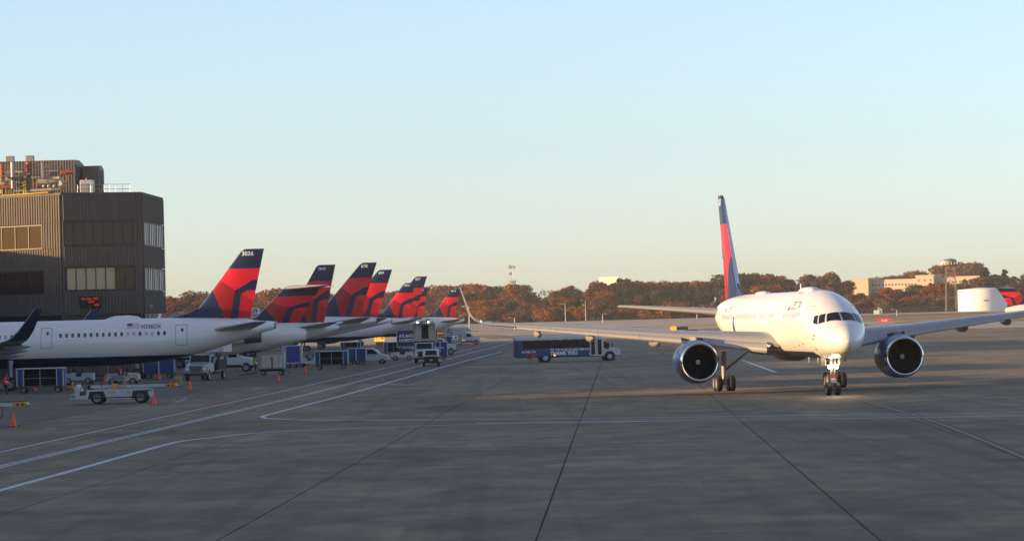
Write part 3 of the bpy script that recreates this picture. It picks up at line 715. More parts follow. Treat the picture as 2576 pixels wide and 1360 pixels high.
def engine(parent, u, y, z, r, length, hero=False, lipm=LIP, body=NACB):
    e = MB(); o = (-u, y, z)
    e.lathe([(-.16*r, r*.955), (-.5*r, r*1.02), (-1.0*r, r*1.055), (-length*.5, r*1.05), (-length*.72, r*.93), (-length*.85, r*.78), (-length*.85, r*.70), (-length*.7, r*.7)], o, 'x', 40)
    eo = e.build('engine_nacelle', body, parent)
    MB().lathe([(-.16*r, r*.958), (-.05*r, r*.925), (0, r*.88), (-.015*r, r*.835), (-.07*r, r*.80), (-.16*r, r*.785)], o, 'x', 40).build('intake_lip', lipm, eo)
    MB().lathe([(-.16*r, r*.785), (-.35*r, r*.78), (-.95*r, r*.80)], o, 'x', 40).build('intake_duct', mat('duct_inner', (.016, .016, .018), .6) , eo)
    MB().lathe([(-.99*r, .001), (-.99*r, r*.80)], o, 'x', 40).build('fan_disc', BLACK, eo, smooth=False)
    MB().lathe([(-.50*r, .005), (-.56*r, r*.08), (-.7*r, r*.17), (-.97*r, r*.24)], o, 'x', 20).build('spinner', BLACK, eo)
    MB().lathe([(-length*.70, r*.62), (-length*.88, r*.5), (-length*1.0, r*.36), (-length*.99, r*.34), (-length*.8, r*.3)], o, 'x', 24).build('core_nozzle', EXH, eo)
    MB().lathe([(-length*.9, r*.3), (-length*1.08, .01)], o, 'x', 16).build('exhaust_cone', EXH, eo)
    if hero:
        mb = MB(); pr = []
        for k in range(18):
            a = k/17*1.5*2*math.pi+2.4; rr = r*(.03+.085*k/17); pr.append((a, rr))
        for k in range(17):
            a0, r0 = pr[k]; a1, r1 = pr[k+1]; w_ = r*.02
            dx = lambda rr: -(.50+.06*(rr/(r*.08)) + (0 if rr < r*.08 else .0))*r
            xs = lambda rr: (o[0] - r*(.495 + .06*min(1, rr/(r*.08)) + max(0, rr-r*.08)/(r*.09)*.14)) + .008
            mb.quad((xs(r0-w_), o[1]+math.cos(a0)*(r0-w_), o[2]+math.sin(a0)*(r0-w_)), (xs(r0+w_), o[1]+math.cos(a0)*(r0+w_), o[2]+math.sin(a0)*(r0+w_)),
                    (xs(r1+w_), o[1]+math.cos(a1)*(r1+w_), o[2]+math.sin(a1)*(r1+w_)), (xs(r1-w_), o[1]+math.cos(a1)*(r1-w_), o[2]+math.sin(a1)*(r1-w_)))
        mb.build('spinner_spiral', TEXTW, eo, smooth=False)
        bl = MB(); bl.add([(0, -.05*r, .22*r), (-.09*r, .05*r, .22*r), (-.02*r, .10*r, .78*r), (.07*r, -.02*r, .78*r)], [(0, 1, 2, 3)])
        bme = bl.mesh('fan_blade', mat('fan_titanium', (.045, .046, .05), .45, metal=.5), smooth=False)
        for k in range(30):
            b = link('fan_blade', bme, eo, (o[0]-.88*r, o[1], o[2])); b.rotation_euler = (k*2*math.pi/30, 0, 0)
    return eo
def pylon(parent, u0, u1, y, z0, z1, w, m=WINGG):
    mb = MB(); rr = []
    for t in (0, .25, .6, 1):
        u = u0+(u1-u0)*t; ww = w*(.35 if t in (0, 1) else 1)
        rr.append([(-u, y-ww, z0), (-u, y+ww, z0), (-u-.5, y+ww*.7, z1), (-u-.5, y-ww*.7, z1)])
    return mb.loft(rr, cap=True).build('engine_pylon', m, parent)
def fairing(parent, u, y, z, L, r, m=WINGG):
    return MB().lathe([(.0, .01), (-L*.1, r*.55), (-L*.3, r), (-L*.55, r*.95), (-L*.8, r*.55), (-L, .02)], (-u, y, z), 'x', 12).build('flap_fairing', m, parent)
_win = {}
def windows(parent, fu, side, us, z, w_, h_, shades=(), key='w', off=.006, glass=None):
    if key not in _win:
        def mk(m, fr):
            n = 12; pts = []
            for k in range(n):
                a = k*2*math.pi/n; c, s = math.cos(a), math.sin(a)
                pts.append((abs(c)**.6*math.copysign(1, c)*w_/2, abs(s)**.6*math.copysign(1, s)*h_/2))
            u0 = us[len(us)//2]; b = fu.at_z(u0, z, side)
            vs = []
            for dx, dz in pts:
                p = fu.at_z(u0, z+dz, side, off); vs.append((dx, p[1]-b[1], dz))
            return MB().add(vs, [tuple(range(n))]).mesh('cabin_window', m, smooth=False)
        _win[key] = (mk(glass or CGLASS, 0), mk(SHADE, 0))
    for i, u in enumerate(us):
        b = fu.at_z(u, z, side); link('cabin_window', _win[key][1 if i in shades else 0], parent, (-u, b[1], z))
def outline_on(name, fu, side, u0, u1, z0, z1, t, m, parent, off=.008):
    mb = MB(); N = 8
    def seg(ua, za, ub, zb, horiz):
        for k in range(N):
            a, b = k/N, (k+1)/N
            A = (ua+(ub-ua)*a, za+(zb-za)*a); B = (ua+(ub-ua)*b, za+(zb-za)*b)
            if horiz: q = [(A[0], A[1]-t/2), (B[0], B[1]-t/2), (B[0], B[1]+t/2), (A[0], A[1]+t/2)]
            else: q = [(A[0]-t/2, A[1]), (A[0]+t/2, A[1]), (B[0]+t/2, B[1]), (B[0]-t/2, B[1])]
            mb.quad(*[fu.at_z(u, z, side, off) for u, z in q])
    seg(u0, z0, u1, z0, True); seg(u0, z1, u1, z1, True); seg(u0, z0, u0, z1, False); seg(u1, z0, u1, z1, False)
    return mb.build(name, m, parent)
def skin_text(name, fu, side, s, size, u, z, m, parent, sx=1.0, bold=0.0, shear=0.0, off=.01):
    # reads correctly from outside: on the starboard side text runs aft to front, on port front to aft
    return text_on(name, s, size, lambda x, y: fu.at_z(u + side*(x+shear*y), z+y, side, off), m, parent, bold=bold, sx=sx)
WIDGET = [[(0, 0), (.5, 1), (.5, .42)], [(.5, 1), (1, 0), (.5, .42)], [(0, 0), (.5, .34), (1, 0)]]
def skin_widget(fu, side, u, z, w_, h_, parent):
    for poly, m in zip(WIDGET, (RED, RED2, RED3)):
        MB().add([fu.at_z(u+side*a*w_, z+b*h_, side, .011) for a, b in poly], [(0, 1, 2)]).build('tail_emblem', m, parent, smooth=False)

SPEC = {
 'a321': dict(L=44.5, st=[(0,3.3,3.3,.02,3.3),(.3,3.85,2.85,.6,3.4),(1,4.4,2.45,1.1,3.55),(2,5.0,2.15,1.5,3.75),(3.5,5.6,1.95,1.82,3.85),(5.5,5.92,1.86,1.97,3.9),(28.5,5.93,1.86,1.975,3.9),(31.5,5.93,1.93,1.97,3.9),(34.5,5.93,2.2,1.9,3.95),(37.3,5.9,2.62,1.72,4.1),(39.5,5.83,3.2,1.42,4.35),(41.5,5.7,3.8,1.05,4.6),(43.2,5.48,4.35,.62,4.85),(44.5,5.28,4.72,.30,5.0)],
   zcut=(2.70, 0), navy=(4, 37.2), fin=[(37.2,5.75),(42.4,5.55),(43.75,11.76),(41.9,11.76)], fth=.55, fillet=(34.9,5.9), num=.52,
   stab=[((38.9,.75,4.72),3.6),((43.0,6.2,5.35),1.35)], wing=[((14.8,1.6,2.7),6.4),((18.2,6.2,3.15),3.9),((23.6,15.9,4.35),1.7)],
   winglet=[((24.0,16.4,4.55),1.55,(0,1,.6)),((24.7,16.95,5.1),1.3,(0,.7,1)),((26.2,17.5,6.9),.65,(0,.25,1))], eng=(13.0,5.75,1.85,1.1,4.6), gear=(21.97,3.8,.6), ng=(5.07,.38), win=(4.6,.23,.36)),
 '757': dict(L=47.0, st=[(0,3.2,3.2,.02,3.2),(.12,3.55,2.93,.32,3.22),(.5,3.90,2.66,.68,3.27),(1.0,4.14,2.50,.96,3.36),(1.6,4.38,2.40,1.21,3.5),(2.2,4.70,2.33,1.40,3.64),(2.8,5.02,2.29,1.54,3.77),(3.6,5.38,2.25,1.68,3.92),(4.6,5.73,2.22,1.79,4.06),(6,6.08,2.2,1.865,4.16),(8,6.3,2.2,1.88,4.2),(30,6.3,2.2,1.88,4.2),(33.5,6.3,2.5,1.87,4.25),(37.5,6.25,3.15,1.72,4.4),(41.5,6.08,3.9,1.33,4.7),(44.5,5.88,4.5,.86,5.0),(47,5.6,5.02,.38,5.3)],
   zcut=(2.62, 0), navy=(5.2, 40), fin=[(38.4,5.95),(44.7,5.75),(47.3,13.56),(45.1,13.56)], fth=.75, fillet=(35.4,6.15), num=.62,
   stab=[((40.2,.9,5.05),4.6),((44.9,7.6,5.72),1.75)], wing=[((14.6,1.5,3.05),8.3),((18.1,7.0,3.6),5.0),((24.9,18.6,4.72),2.1)],
   winglet=[((25.3,19.2,4.83),1.95,(0,1,.35)),((25.7,19.65,5.05),1.75,(0,1,1)),((26.2,19.95,5.45),1.5,(0,.35,1)),((27.6,20.45,7.25),.55,(0,.2,1))], eng=(14.9,6.5,2.05,1.3,5.2), gear=(23.5,3.66,.51), ng=(5.2,.4), win=(4.75,.23,.35)),
 '737': dict(L=39.5, st=[(0,2.9,2.9,.02,2.9),(.4,3.5,2.4,.6,3.0),(1.6,4.2,1.9,1.25,3.1),(3,4.95,1.6,1.6,3.3),(5,5.35,1.45,1.86,3.45),(26,5.4,1.45,1.88,3.45),(31,5.4,2.0,1.8,3.6),(35,5.3,3.0,1.3,3.95),(38,5.0,3.8,.65,4.4),(39.5,4.75,4.3,.25,4.5)],
   zcut=(1.9, 0), navy=(4, 34), fin=[(32.6,5.25),(37.6,5.1),(39.2,12.5),(36.9,12.5)], fth=.6, fillet=(29.5,5.35), num=.5,
   stab=[((34.2,.8,4.6),3.6),((38.6,7.1,5.2),1.2)], wing=[((12.6,1.6,2.3),6.8),((16.2,6.2,2.6),3.9),((22.2,16.7,3.6),1.6)],
   winglet=[((22.6,17.1,3.85),1.45,(0,1,.8)),((24.3,17.8,6.0),.6,(0,.25,1))], eng=(11.4,4.85,1.45,.98,4.2), gear=(19.6,2.86,.56), ng=(4.0,.34), win=(4.1,.23,.35)),
 'md88': dict(L=41.3, st=[(0,3.0,3.0,.02,3.0),(.4,3.5,2.55,.55,3.05),(1.6,4.3,2.0,1.1,3.2),(3,4.95,1.8,1.45,3.35),(5,5.3,1.72,1.66,3.5),(28,5.35,1.72,1.67,3.5),(31,5.38,1.85,1.66,3.55),(34,5.42,2.2,1.55,3.75),(37,5.35,2.75,1.15,4.05),(39.5,5.0,3.25,.6,4.15),(41.3,4.55,3.55,.1,4.1)],
   zcut=(2.0, 0), navy=(4, 31), fin=[(35.6,5.25),(40.6,4.75),(43.1,9.0),(39.5,9.0)], fth=.5, fillet=(34.2,5.35), num=.42, ttail=True,
   stab=[((39.3,.1,8.72),3.9),((43.2,6.1,8.86),.95)], wing=[((15.5,1.4,2.0),5.6),((18.2,5.2,2.3),4.0),((23.4,16.2,3.1),1.5)],
   winglet=None, eng=None, reng=(30.2,2.55,3.95,.78,6.0), gear=(24.5,2.54,.55), ng=(3.0,.33), win=(4.05,.22,.33)),
}
def airliner(name, typ, label, loc, rz, number=None, group=None, hero=False, near=False, flip_extra=None):
    S = SPEC[typ]; t = thing(name, label, 'airplane', loc, rz, group); fu = Fus(S['st'])
    L = S['L']
    us = sorted(set([0, .03, .08, .15, .25, .4, .6, .8] + [1+i*.22 for i in range(24)] + [6.6+i*1.0 for i in range(int(L-8))] + [L-1.2, L-.6, L])) if hero else \
         sorted(set([0, .08, .3, .6, 1, 1.5, 2, 2.5, 3, 3.5, 4, 5, 6] + [7+i*1.6 for i in range(int((L-9)/1.6))] + [L-4.5, L-3, L-2, L-1, L-.4, L]))
    us = [u for u in us if u <= L]
    fo = fu.mesh('fuselage', us, 56 if hero else 36, t, S['zcut'], S['navy'])
    MB().lathe([(.06, S['st'][-1][3]*.92), (-.12, S['st'][-1][3]*.85), (-.13, .01)], (-L, 0, S['st'][-1][4]+.0), 'x', 14).build('exhaust_outlet' if typ != 'md88' else 'tail_cap', EXH if typ != 'md88' else WHITE, fo)
    fin('vertical_fin', S['fin'], t, S['fth'], number, S['num'], S['fillet'])
    for s in (1, -1):
        (a, ca), (b, cb) = S['stab']; d = (0, (b[1]-a[1])*s, b[2]-a[2])
        so_ = lifting('tailplane', [((-a[0], a[1]*s, a[2]), ca, .085, d), ((-b[0], b[1]*s, b[2]), cb, .075, d), ((-b[0]-.12*cb, (b[1]+.12)*s, b[2]+.01), cb*.75, .05, d)], WINGG, t, SLAT)
        w = S['wing']; st = []
        for i, (p, c) in enumerate(w):
            q = w[min(i+1, len(w)-1)][0]; p_ = w[max(i-1, 0)][0]; d = (0, (q[1]-p_[1])*s, (q[2]-p_[2]))
            st.append(((-p[0], p[1]*s, p[2]), c, .098-.01*i, d))
        wo = lifting('wing', st, WINGG, t, SLAT)
        if S['winglet']:
            p, c = w[-1]; ws = [((-p[0], p[1]*s, p[2]), c, .105, st[-1][3])] + [((-q[0], q[1]*s, q[2]), c_, .06, (0, dv[1]*s, dv[2])) for q, c_, dv in S['winglet']]
            lifting('winglet', ws, NAVY if typ in ('a321', '737') else WINGG, t, SLAT)
        for k, fr in enumerate((.38, .62, .82)):
            i = 0 if fr < .3 else 1
            p0, c0 = w[1]; p1, c1 = w[2]; tt_ = (fr-.3)/.7; u = p0[0]+(p1[0]-p0[0])*tt_; y = p0[1]+(p1[1]-p0[1])*tt_; z = p0[2]+(p1[2]-p0[2])*tt_; c = c0+(c1-c0)*tt_
            fairing(t, u+c*.30, y*s, z-(.42 if typ == '757' else .25), c*1.05, .33-.04*k)
        if S['eng']:
            u, y, z, r, ln = S['eng']; engine(t, u, y*s, z, r, ln, hero); pylon(t, u+.9, u+ln*.95, y*s, z+r*.8, z+r*1.16+.06, .2)
        if S.get('reng'):
            u, y, z, r, ln = S['reng']; e = engine(t, u, y*s, z, r, ln, False, LIP, WHITE)
            MB().loft([[(-u-1.2, 1.2*s, z-.15), (-u-1.2, (y-.5)*s, z-.12), (-u-1.2, (y-.5)*s, z+.12), (-u-1.2, 1.2*s, z+.15)], [(-u-4.4, 1.1*s, z-.12), (-u-4.4, (y-.5)*s, z-.1), (-u-4.4, (y-.5)*s, z+.1), (-u-4.4, 1.1*s, z+.12)]], cap=True).build('engine_pylon', WHITE, t)
            MB().lathe([(-ln*.86, r*.93), (-ln*.95, r*.82), (-ln*1.13, r*.74), (-ln*1.12, r*.68), (-ln*.9, r*.66)], (-u, y*s, z), 'x', 24).build('thrust_reverser', EXH, e)
        gu, gy, gr = S['gear']; gs = MB().tube((-gu, gy*s, gr), (-gu+.1, gy*s, 2.6), .15, .19, 10).tube((-gu, gy*s, 1.3), (-gu+.1, (gy-1.6)*s, 2.55), .09, .08, 8).build('main_gear_strut', STEEL, t)
        if typ == '757':
            MB().tube((-gu+.57, gy*s, gr), (-gu-.57, gy*s, gr), .13, n=8).build('bogie_beam', STEEL, gs)
            for dx in (-.57, .57):
                for dy in (-.43, .43): wheel(t, -gu+dx, gy*s+dy, .51, .37)
            MB().box(-gu-.1, -gu+.75, gy*s+.62*s, gy*s+.66*s, 1.7, 3.1).build('gear_door', WHITE, gs, smooth=False)
        else:
            for dy in (-.46, .46): wheel(t, -gu, gy*s+dy, gr, .42)
    nu, nr_ = S['ng']
    g = MB().tube((-nu, 0, nr_), (-nu, 0, 1.15), .10, .10, 10).tube((-nu, 0, 1.15), (-nu+.25, 0, 2.6), .15, .17, 10).tube((-nu, 0, 1.2), (-nu-1.3, 0, 2.4), .07, n=8).tube((-nu, -.36, nr_), (-nu, .36, nr_), .07, n=8).build('nose_gear_strut', STEEL, t)
    for dy in (-.27, .27): wheel(t, -nu, dy, nr_, .3)
    mb = MB(); mb.lathe([(0, .3), (-1.5, .9), (-4, 1.15), (-8, 1.15), (-11, .8), (-12.2, .2)], (-(S['wing'][0][0][0]-1.5), 0, S['st'][8][2]+.85), 'x', 28).build('belly_fairing', NAVY, t)
    return t, fu, fo, g

# ---------------- parked row, noses to the left (toward the concourse), tails to the right
RZ = math.pi
def park(typ, tail_px, Y, number, label, name=None):
    L = SPEC[typ]['L']; X = at(tail_px, 810, Y).x
    return airliner('parked_airliner' if name is None else name, typ, label, (X-L, Y, 0), RZ, number, 'airliners parked in a row at the gates')
a1_, fu1, fo1, _ = park('a321', 690, 278, '3036', 'nearest parked white jet, tail number 3036, in front of the terminal block')
park('md88', 768, 322, '979', 'parked jet with high T-tail and rear engines, tail number 979')
park('737', 853, 402, '3843', 'parked jet whose shaded dark fin 3843 rises behind the T-tail')
park('757', 946, 451, '678', 'parked jet with the tallest fin of the row, tail number 678')
park('757', 985, 516, '699', 'parked jet with fin 699, just right of fin 678')
park('a321', 1057, 553, '3026', 'parked jet with the low fin 3026 in front of fin 697')
park('757', 1073, 605, '697', 'parked jet with fin 697 rising behind fin 3026')
park('a321', 1088, 642, '3035', 'parked jet mostly hidden behind fins 3026 and 697')
park('a321', 1168, 684, '3018', 'farthest parked jet of the row, fin beside the taxiing jet winglet')

# ---------------- details of the nearest parked jet
ua = lambda px: 44.5-(690-px)/28.75
px0 = lambda z: z*.441*.6287
z_us = [ua(px0(575+55.1*k)) for k in range(18)]
windows(a1_, fu1, 1, z_us + [ua(px0(v)) for v in (190, 135, 80, 25)], 4.62, .24, .36, shades=(11, 12, 14, 15, 20), key='a321')
windows(a1_, fu1, 1, [ua(px0(190-55.1*k)) for k in range(4, 30)], 4.62, .24, .36, key='a321')
for (a, b) in ((ua(px0(400)), ua(px0(498))), (ua((600+250*.441)*.6287), ua((600+352*.441)*.6287))):
    zt = 5.35 if a < 35 else 5.35
    outline_on('door', fu1, 1, a, b, 3.55, 5.3, .045, GREYL, a1_)
    outline_on('door_window', fu1, 1, a+.5, a+.62, 4.75, 4.95, .1, CGLASS, a1_)
u0 = ua(px0(1172)); dz = 5.12
for k in range(13):
    MB().add([fu1.at_z(u0+a*.62*1.7, dz-.02+(k+b)*.032, 1, .010) for a, b in ((.0 if k < 6 else .42, 0), (1, 0), (1, 1), (.0 if k < 6 else .42, 1))], [(0, 1, 2, 3)]).build('flag_stripe', mat('flag_red', (.45, .02, .03), .5) if k % 2 == 0 else TEXTW, a1_, smooth=False)
MB().add([fu1.at_z(u0+a*.42*1.05, dz-.02+(6+b*7)*.032, 1, .010) for a, b in ((0, 0), (1, 0), (1, 1), (0, 1))], [(0, 1, 2, 3)]).build('flag_canton', TEXTN, a1_, smooth=False)
skin_text('registration', fu1, 1, 'N336DX', .50, ua(px0(1296)), 5.06, TEXTN, a1_, sx=.93, bold=.008)
MB().lathe([(0, .01), (-.25, .22), (-.9, .42), (-2.2, .46), (-3.0, .35), (-3.5, .03)], (-ua(px0(945)), 0, 5.78), 'x', 16).build('satcom_dome', WHITE, a1_)
MB().prism([(-ua(395), 5.9), (-ua(395)-.28, 5.9), (-ua(395)-.45, 6.32), (-ua(395)-.22, 6.32)], -.02, .02).build('blade_antenna', WHITE, a1_, smooth=False)
MB().box(-42.75, -42.2, -.02, .02, 10.9, 11.0).build('static_wick', DARKST, a1_, smooth=False)

# ---------------- the taxiing jet
HD = .0905
jet, fuj, foj, ngj = airliner('taxiing_airliner', '757', 'sunlit white twin-engine jet taxiing toward the viewer with its nose light on', (19.40, 184.42, 0), -math.pi/2+HD, '623', None, hero=True)
# ================================================================== details of the taxiing jet
def both(fn):
    for s_ in (-1, 1): fn(s_)
CW = [('windshield', [(2.72, .47), (2.62, .035), (1.74, .05), (2.07, .69)]), ('windshield', [(3.06, .76), (2.82, .53), (2.15, .77), (2.46, 1.05)]), ('windshield', [(3.42, .93), (3.14, .80), (2.53, 1.10), (3.08, 1.19)])]
WFR = mat('windshield_frame', (.36, .36, .36), .4, metal=.3)
for s_ in (-1, 1):
    for nm, q in CW:
        cu = sum(a for a, b in q)/4; ct = sum(b for a, b in q)/4
        fr = fuj.patch('windshield_frame', [(cu+(a-cu)*1.09, s_*(ct+(b-ct)*1.09)) for a, b in q], WFR, jet, .008)
        fuj.patch(nm, [(a, s_*b) for a, b in q], GLASS, fr, .016)
    wr = [35.5-.508*k for k in range(29)] + [19.9-.508*k for k in range(4)] + [17.4] + [16.4-.508*k for k in range(4)] + [11.2-.508*k for k in range(11)]
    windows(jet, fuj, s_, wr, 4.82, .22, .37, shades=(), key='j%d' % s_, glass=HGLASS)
    outline_on('door', fuj, s_, 4.35, 5.25, 3.72, 5.35, .022, GREYL, jet); outline_on('door', fuj, s_, 12.2, 13.2, 3.75, 5.45, .022, GREYL, jet); outline_on('door', fuj, s_, 36.3, 37.1, 3.9, 5.45, .022, GREYL, jet)
    outline_on('cargo_door', fuj, s_, 9.0, 10.4, 2.9, 3.75, .025, GREYL, jet) if s_ < 0 else None
    skin_text('airline_name', fuj, s_, 'DELTA', .72, 9.55 if s_ < 0 else 6.1, 5.16, TEXTLIT, jet, sx=1.25, bold=.004, off=.012)
    skin_widget(fuj, s_, 10.7 if s_ < 0 else 5.1, 5.14, 1.0, .62, jet)
    skin_text('registration', fuj, s_, 'N623DL', .36, 35.3 if s_ < 0 else 32.6, 5.12, TEXTLIT, jet)
    for k in range(9):
        MB().add([fuj.at_z(32.6+a*1.1, 5.12+(k+b)*.045, s_, .011) for a, b in ((0, 0), (1, 0), (1, 1), (0, 1))], [(0, 1, 2, 3)]).build('flag_stripe', mat('flag_red', (.45, .02, .03)) if k % 2 == 0 else TEXTW, jet, smooth=False)
    # flap track lights, landing light in the wing root, slat ends
    ll = MB().lathe([(.0, .01), (.02, .15), (-.12, .17)], (-14.85, s_*2.15, 3.02), 'x', 16).build('landing_light', LIP, jet)
    MB().lathe([(0, .03), (.05, .06), (.0, .02)], (-25.4, s_*19.3, 4.95), 'x', 8).build('wing_tip_light', mat('nav_lens_green' if s_ < 0 else 'nav_lens_red', (.1, .6, .3) if s_ < 0 else (.6, .05, .04), .2, emit=(.3, 1, .75) if s_ < 0 else (1, .1, .05), estr=1.2), jet)
    # slat segments: raised leading-edge strips with gaps at the pylon and between segments
    W = SPEC['757']['wing']
    def wpt(v):
        (p0, c0), (p1, c1) = (W[0], W[1]) if v < 7 else (W[1], W[2]); t_ = (v-p0[1])/(p1[1]-p0[1])
        return [p0[k]+(p1[k]-p0[k])*t_ for k in range(3)], c0+(c1-c0)*t_
    for va, vb in ((2.3, 5.9), (7.2, 9.64), (9.66, 12.13), (12.15, 14.63), (14.65, 17.1)):
        rr = []
        for v in (va, vb):
            p, c = wpt(v); ch = .16*c
            pr = [(.02, .035), (.06, .075), (.13, .095), (.13, .08), (.05, .05), (.0, .0), (-.05, -.055), (-.055, -.075), (-.035, -.088), (.02, -.06)]
            prof_ = [(-.045, -.03), (-.03, .004), (.0, .032), (.05, .062), (.115, .082), (.115, .07), (.05, .04), (.0, -.01), (-.02, -.05), (-.03, -.075), (-.043, -.06)]
            rr.append([(-(p[0]-.02*c+a*c*.9), s_*v, p[2]-.03*c+b*c*.68) for a, b in prof_])
        MB().loft(rr, cap=True).build('slat', SLAT, jet, angle=50)
def dome(name, u, L_, w_, h_, m=WHITE):
    z = fuj.top(u+L_/2)-.06; rings = []
    for a, k in ((0, .25), (.1, .75), (.3, 1), (.65, 1), (.9, .7), (1, .2)):
        rings.append([(-(u+a*L_), math.cos(t_*math.pi/8)*w_*k, z+math.sin(t_*math.pi/8)*h_*(k**.6)) for t_ in range(9)])
    return MB().loft(rings, cap=True, closed=False).build(name, m, jet, angle=50)
dome('satcom_dome', 10.5, 3.2, .6, .30); dome('antenna_dome', 27.5, 3.0, .48, .22)
MB().prism([(-14.6, 6.15), (-14.95, 6.15), (-15.02, 6.75), (-14.85, 6.75)], -.02, .02).build('blade_antenna', WHITE, jet, smooth=False)
MB().lathe([(0, .14), (.1, .12), (.17, .03)], (-9.6, 0, 6.17), 'z', 12).build('beacon', mat('beacon_red', (.5, .02, .02), .3), jet)
for u in (12.5, 9.5):
    MB().prism([(-u, 2.25), (-u-.3, 2.25), (-u-.36, 1.85), (-u-.2, 1.85)], -.02, .02).build('belly_antenna', WHITE, jet, smooth=False)
# nose gear: taxi lights, doors, torque links
LAMP = mat('taxi_lamp_lit', (1, .9, .7), .3, emit=(1.0, .78, .45), estr=70)
for dy, dz, r_ in ((-.2, 1.72, .115), (.2, 1.72, .115), (0, 1.95, .08)):
    MB().lathe([(0, .001), (.03, r_*.7), (.0, r_), (-.14, r_*.6)], (-4.95, dy, dz), 'x', 16).build('taxi_light', LAMP, jet)
for dy in (-.14, .12): MB().lathe([(0, .001), (.02, .06), (-.06, .06)], (-4.98, dy, 2.26), 'x', 10).build('landing_lamp', mat('lamp_small_lit', (1, .9, .7), emit=(1, .85, .6), estr=8), jet)
MB().box(-5.1, -5.04, -.22, .22, 1.02, 1.22).build('gear_placard', mat('placard_red', (.4, .05, .04), .5), ngj, smooth=False)
MB().cbox(-5.25, -5.0, -.2, .2, .72, 1.0, .03).build('steering_collar', LIP, ngj)
for s_ in (-1, 1): MB().prism([(-5.0, 2.32), (-6.6, 2.28), (-6.5, 1.72), (-5.1, 1.8)], s_*.42-.015, s_*.42+.015).build('nose_gear_door', GGREY, ngj, smooth=False)

# the lit taxi light really throws light ahead of the nose
tl_ = bpy.data.lights.new('taxi_beam', 'SPOT'); tl_.energy = 260; tl_.color = (1, .74, .42); tl_.spot_size = R(75); tl_.spot_blend = 1; tl_.shadow_soft_size = .12
tlo = bpy.data.objects.new('taxi_beam', tl_); col.objects.link(tlo); tlo.parent = jet; tlo.location = (-4.8, 0, 1.75); tlo.rotation_euler = (0, R(-78), 0)

for u_ in (1.05, 7.4, 14.0, 20.3, 26.6, 32.4):
    mb = MB(); N_ = 48
    for k in range(N_):
        a, b = 2*math.pi*k/N_, 2*math.pi*(k+1)/N_; mb.quad(fuj.p(u_, a, .004), fuj.p(u_, b, .004), fuj.p(u_+.018, b, .004), fuj.p(u_+.018, a, .004))
    mb.build('panel_seam', GREYL, jet)
for s_ in (-1, 1):
    for (u_, z_) in ((2.6, 3.55), (2.9, 3.35), (5.9, 3.05), (7.6, 2.95), (3.5, 2.75)):
        MB().add([fuj.at_z(u_+a, z_+b, s_, .012) for a, b in ((0, 0), (.22, 0), (.22, .1), (0, .1))], [(0, 1, 2, 3)]).build('probe', DARKST, jet, smooth=False)
    for z_ in (4.0, 5.62): MB().add([fuj.at_z(u_, z_+dz_, s_, .005) for u_, dz_ in ((7, 0), (34, 0), (34, .015), (7, .015))], [(0, 1, 2, 3)]).build('lap_joint', GREYL, jet, smooth=False)
# ================================================================== GROUND EQUIPMENT   (local frame: x forward, y left, z up)
def place(px, py): p = gp(px, py); return (p.x, p.y, 0)
def spot(px, Y): return (atx(px, Y), Y, 0)
# ---- traffic cones
cone_me = MB().lathe([(0, .26), (.03, .26), (.035, .2), (.06, .17), (.74, .04), (.76, .02), (.76, .001)], (0, 0, 0), 'z', 16).mesh('cone_body', ORANGE)
base_me = MB().cbox(-.24, .24, -.24, .24, 0, .045, .03).mesh('base', BLACK)
cones = [((388, 1018), 'tallest orange cone, beside the rear wheel of the belt loader'), ((34, 1072), 'orange cone under the amber conveyor tip at the left edge'), ((478, 980), 'orange cone in front of the silver truck grille'),
         ((700.5, 960), 'orange cone in front of the grey power cart'), ((768, 938), 'orange cone in front of the blue cargo container'), ((227.5, 962), 'left one of two orange cones joined under the parked jet'),
         ((265, 961), 'right one of two orange cones joined under the parked jet'), ((401, 954), 'orange cone below the blue curtained baggage cart'), ((89, 983), 'orange cone glimpsed under the open baggage cart'),
         ((975, 896), 'orange cone among the dollies left of the white tow tractor'), ((959, 884), 'far orange cone beside the open cart with a divider'), ((1183, 868), 'orange cone by the front wheel of the catering box truck')]
for (p, l) in cones:
    c = thing('traffic_cone', l, 'cone', place(*p), rng.uniform(0, 1.5), 'orange safety cones on the ramp')
    link('cone_body', cone_me, c); link('base', base_me, c)
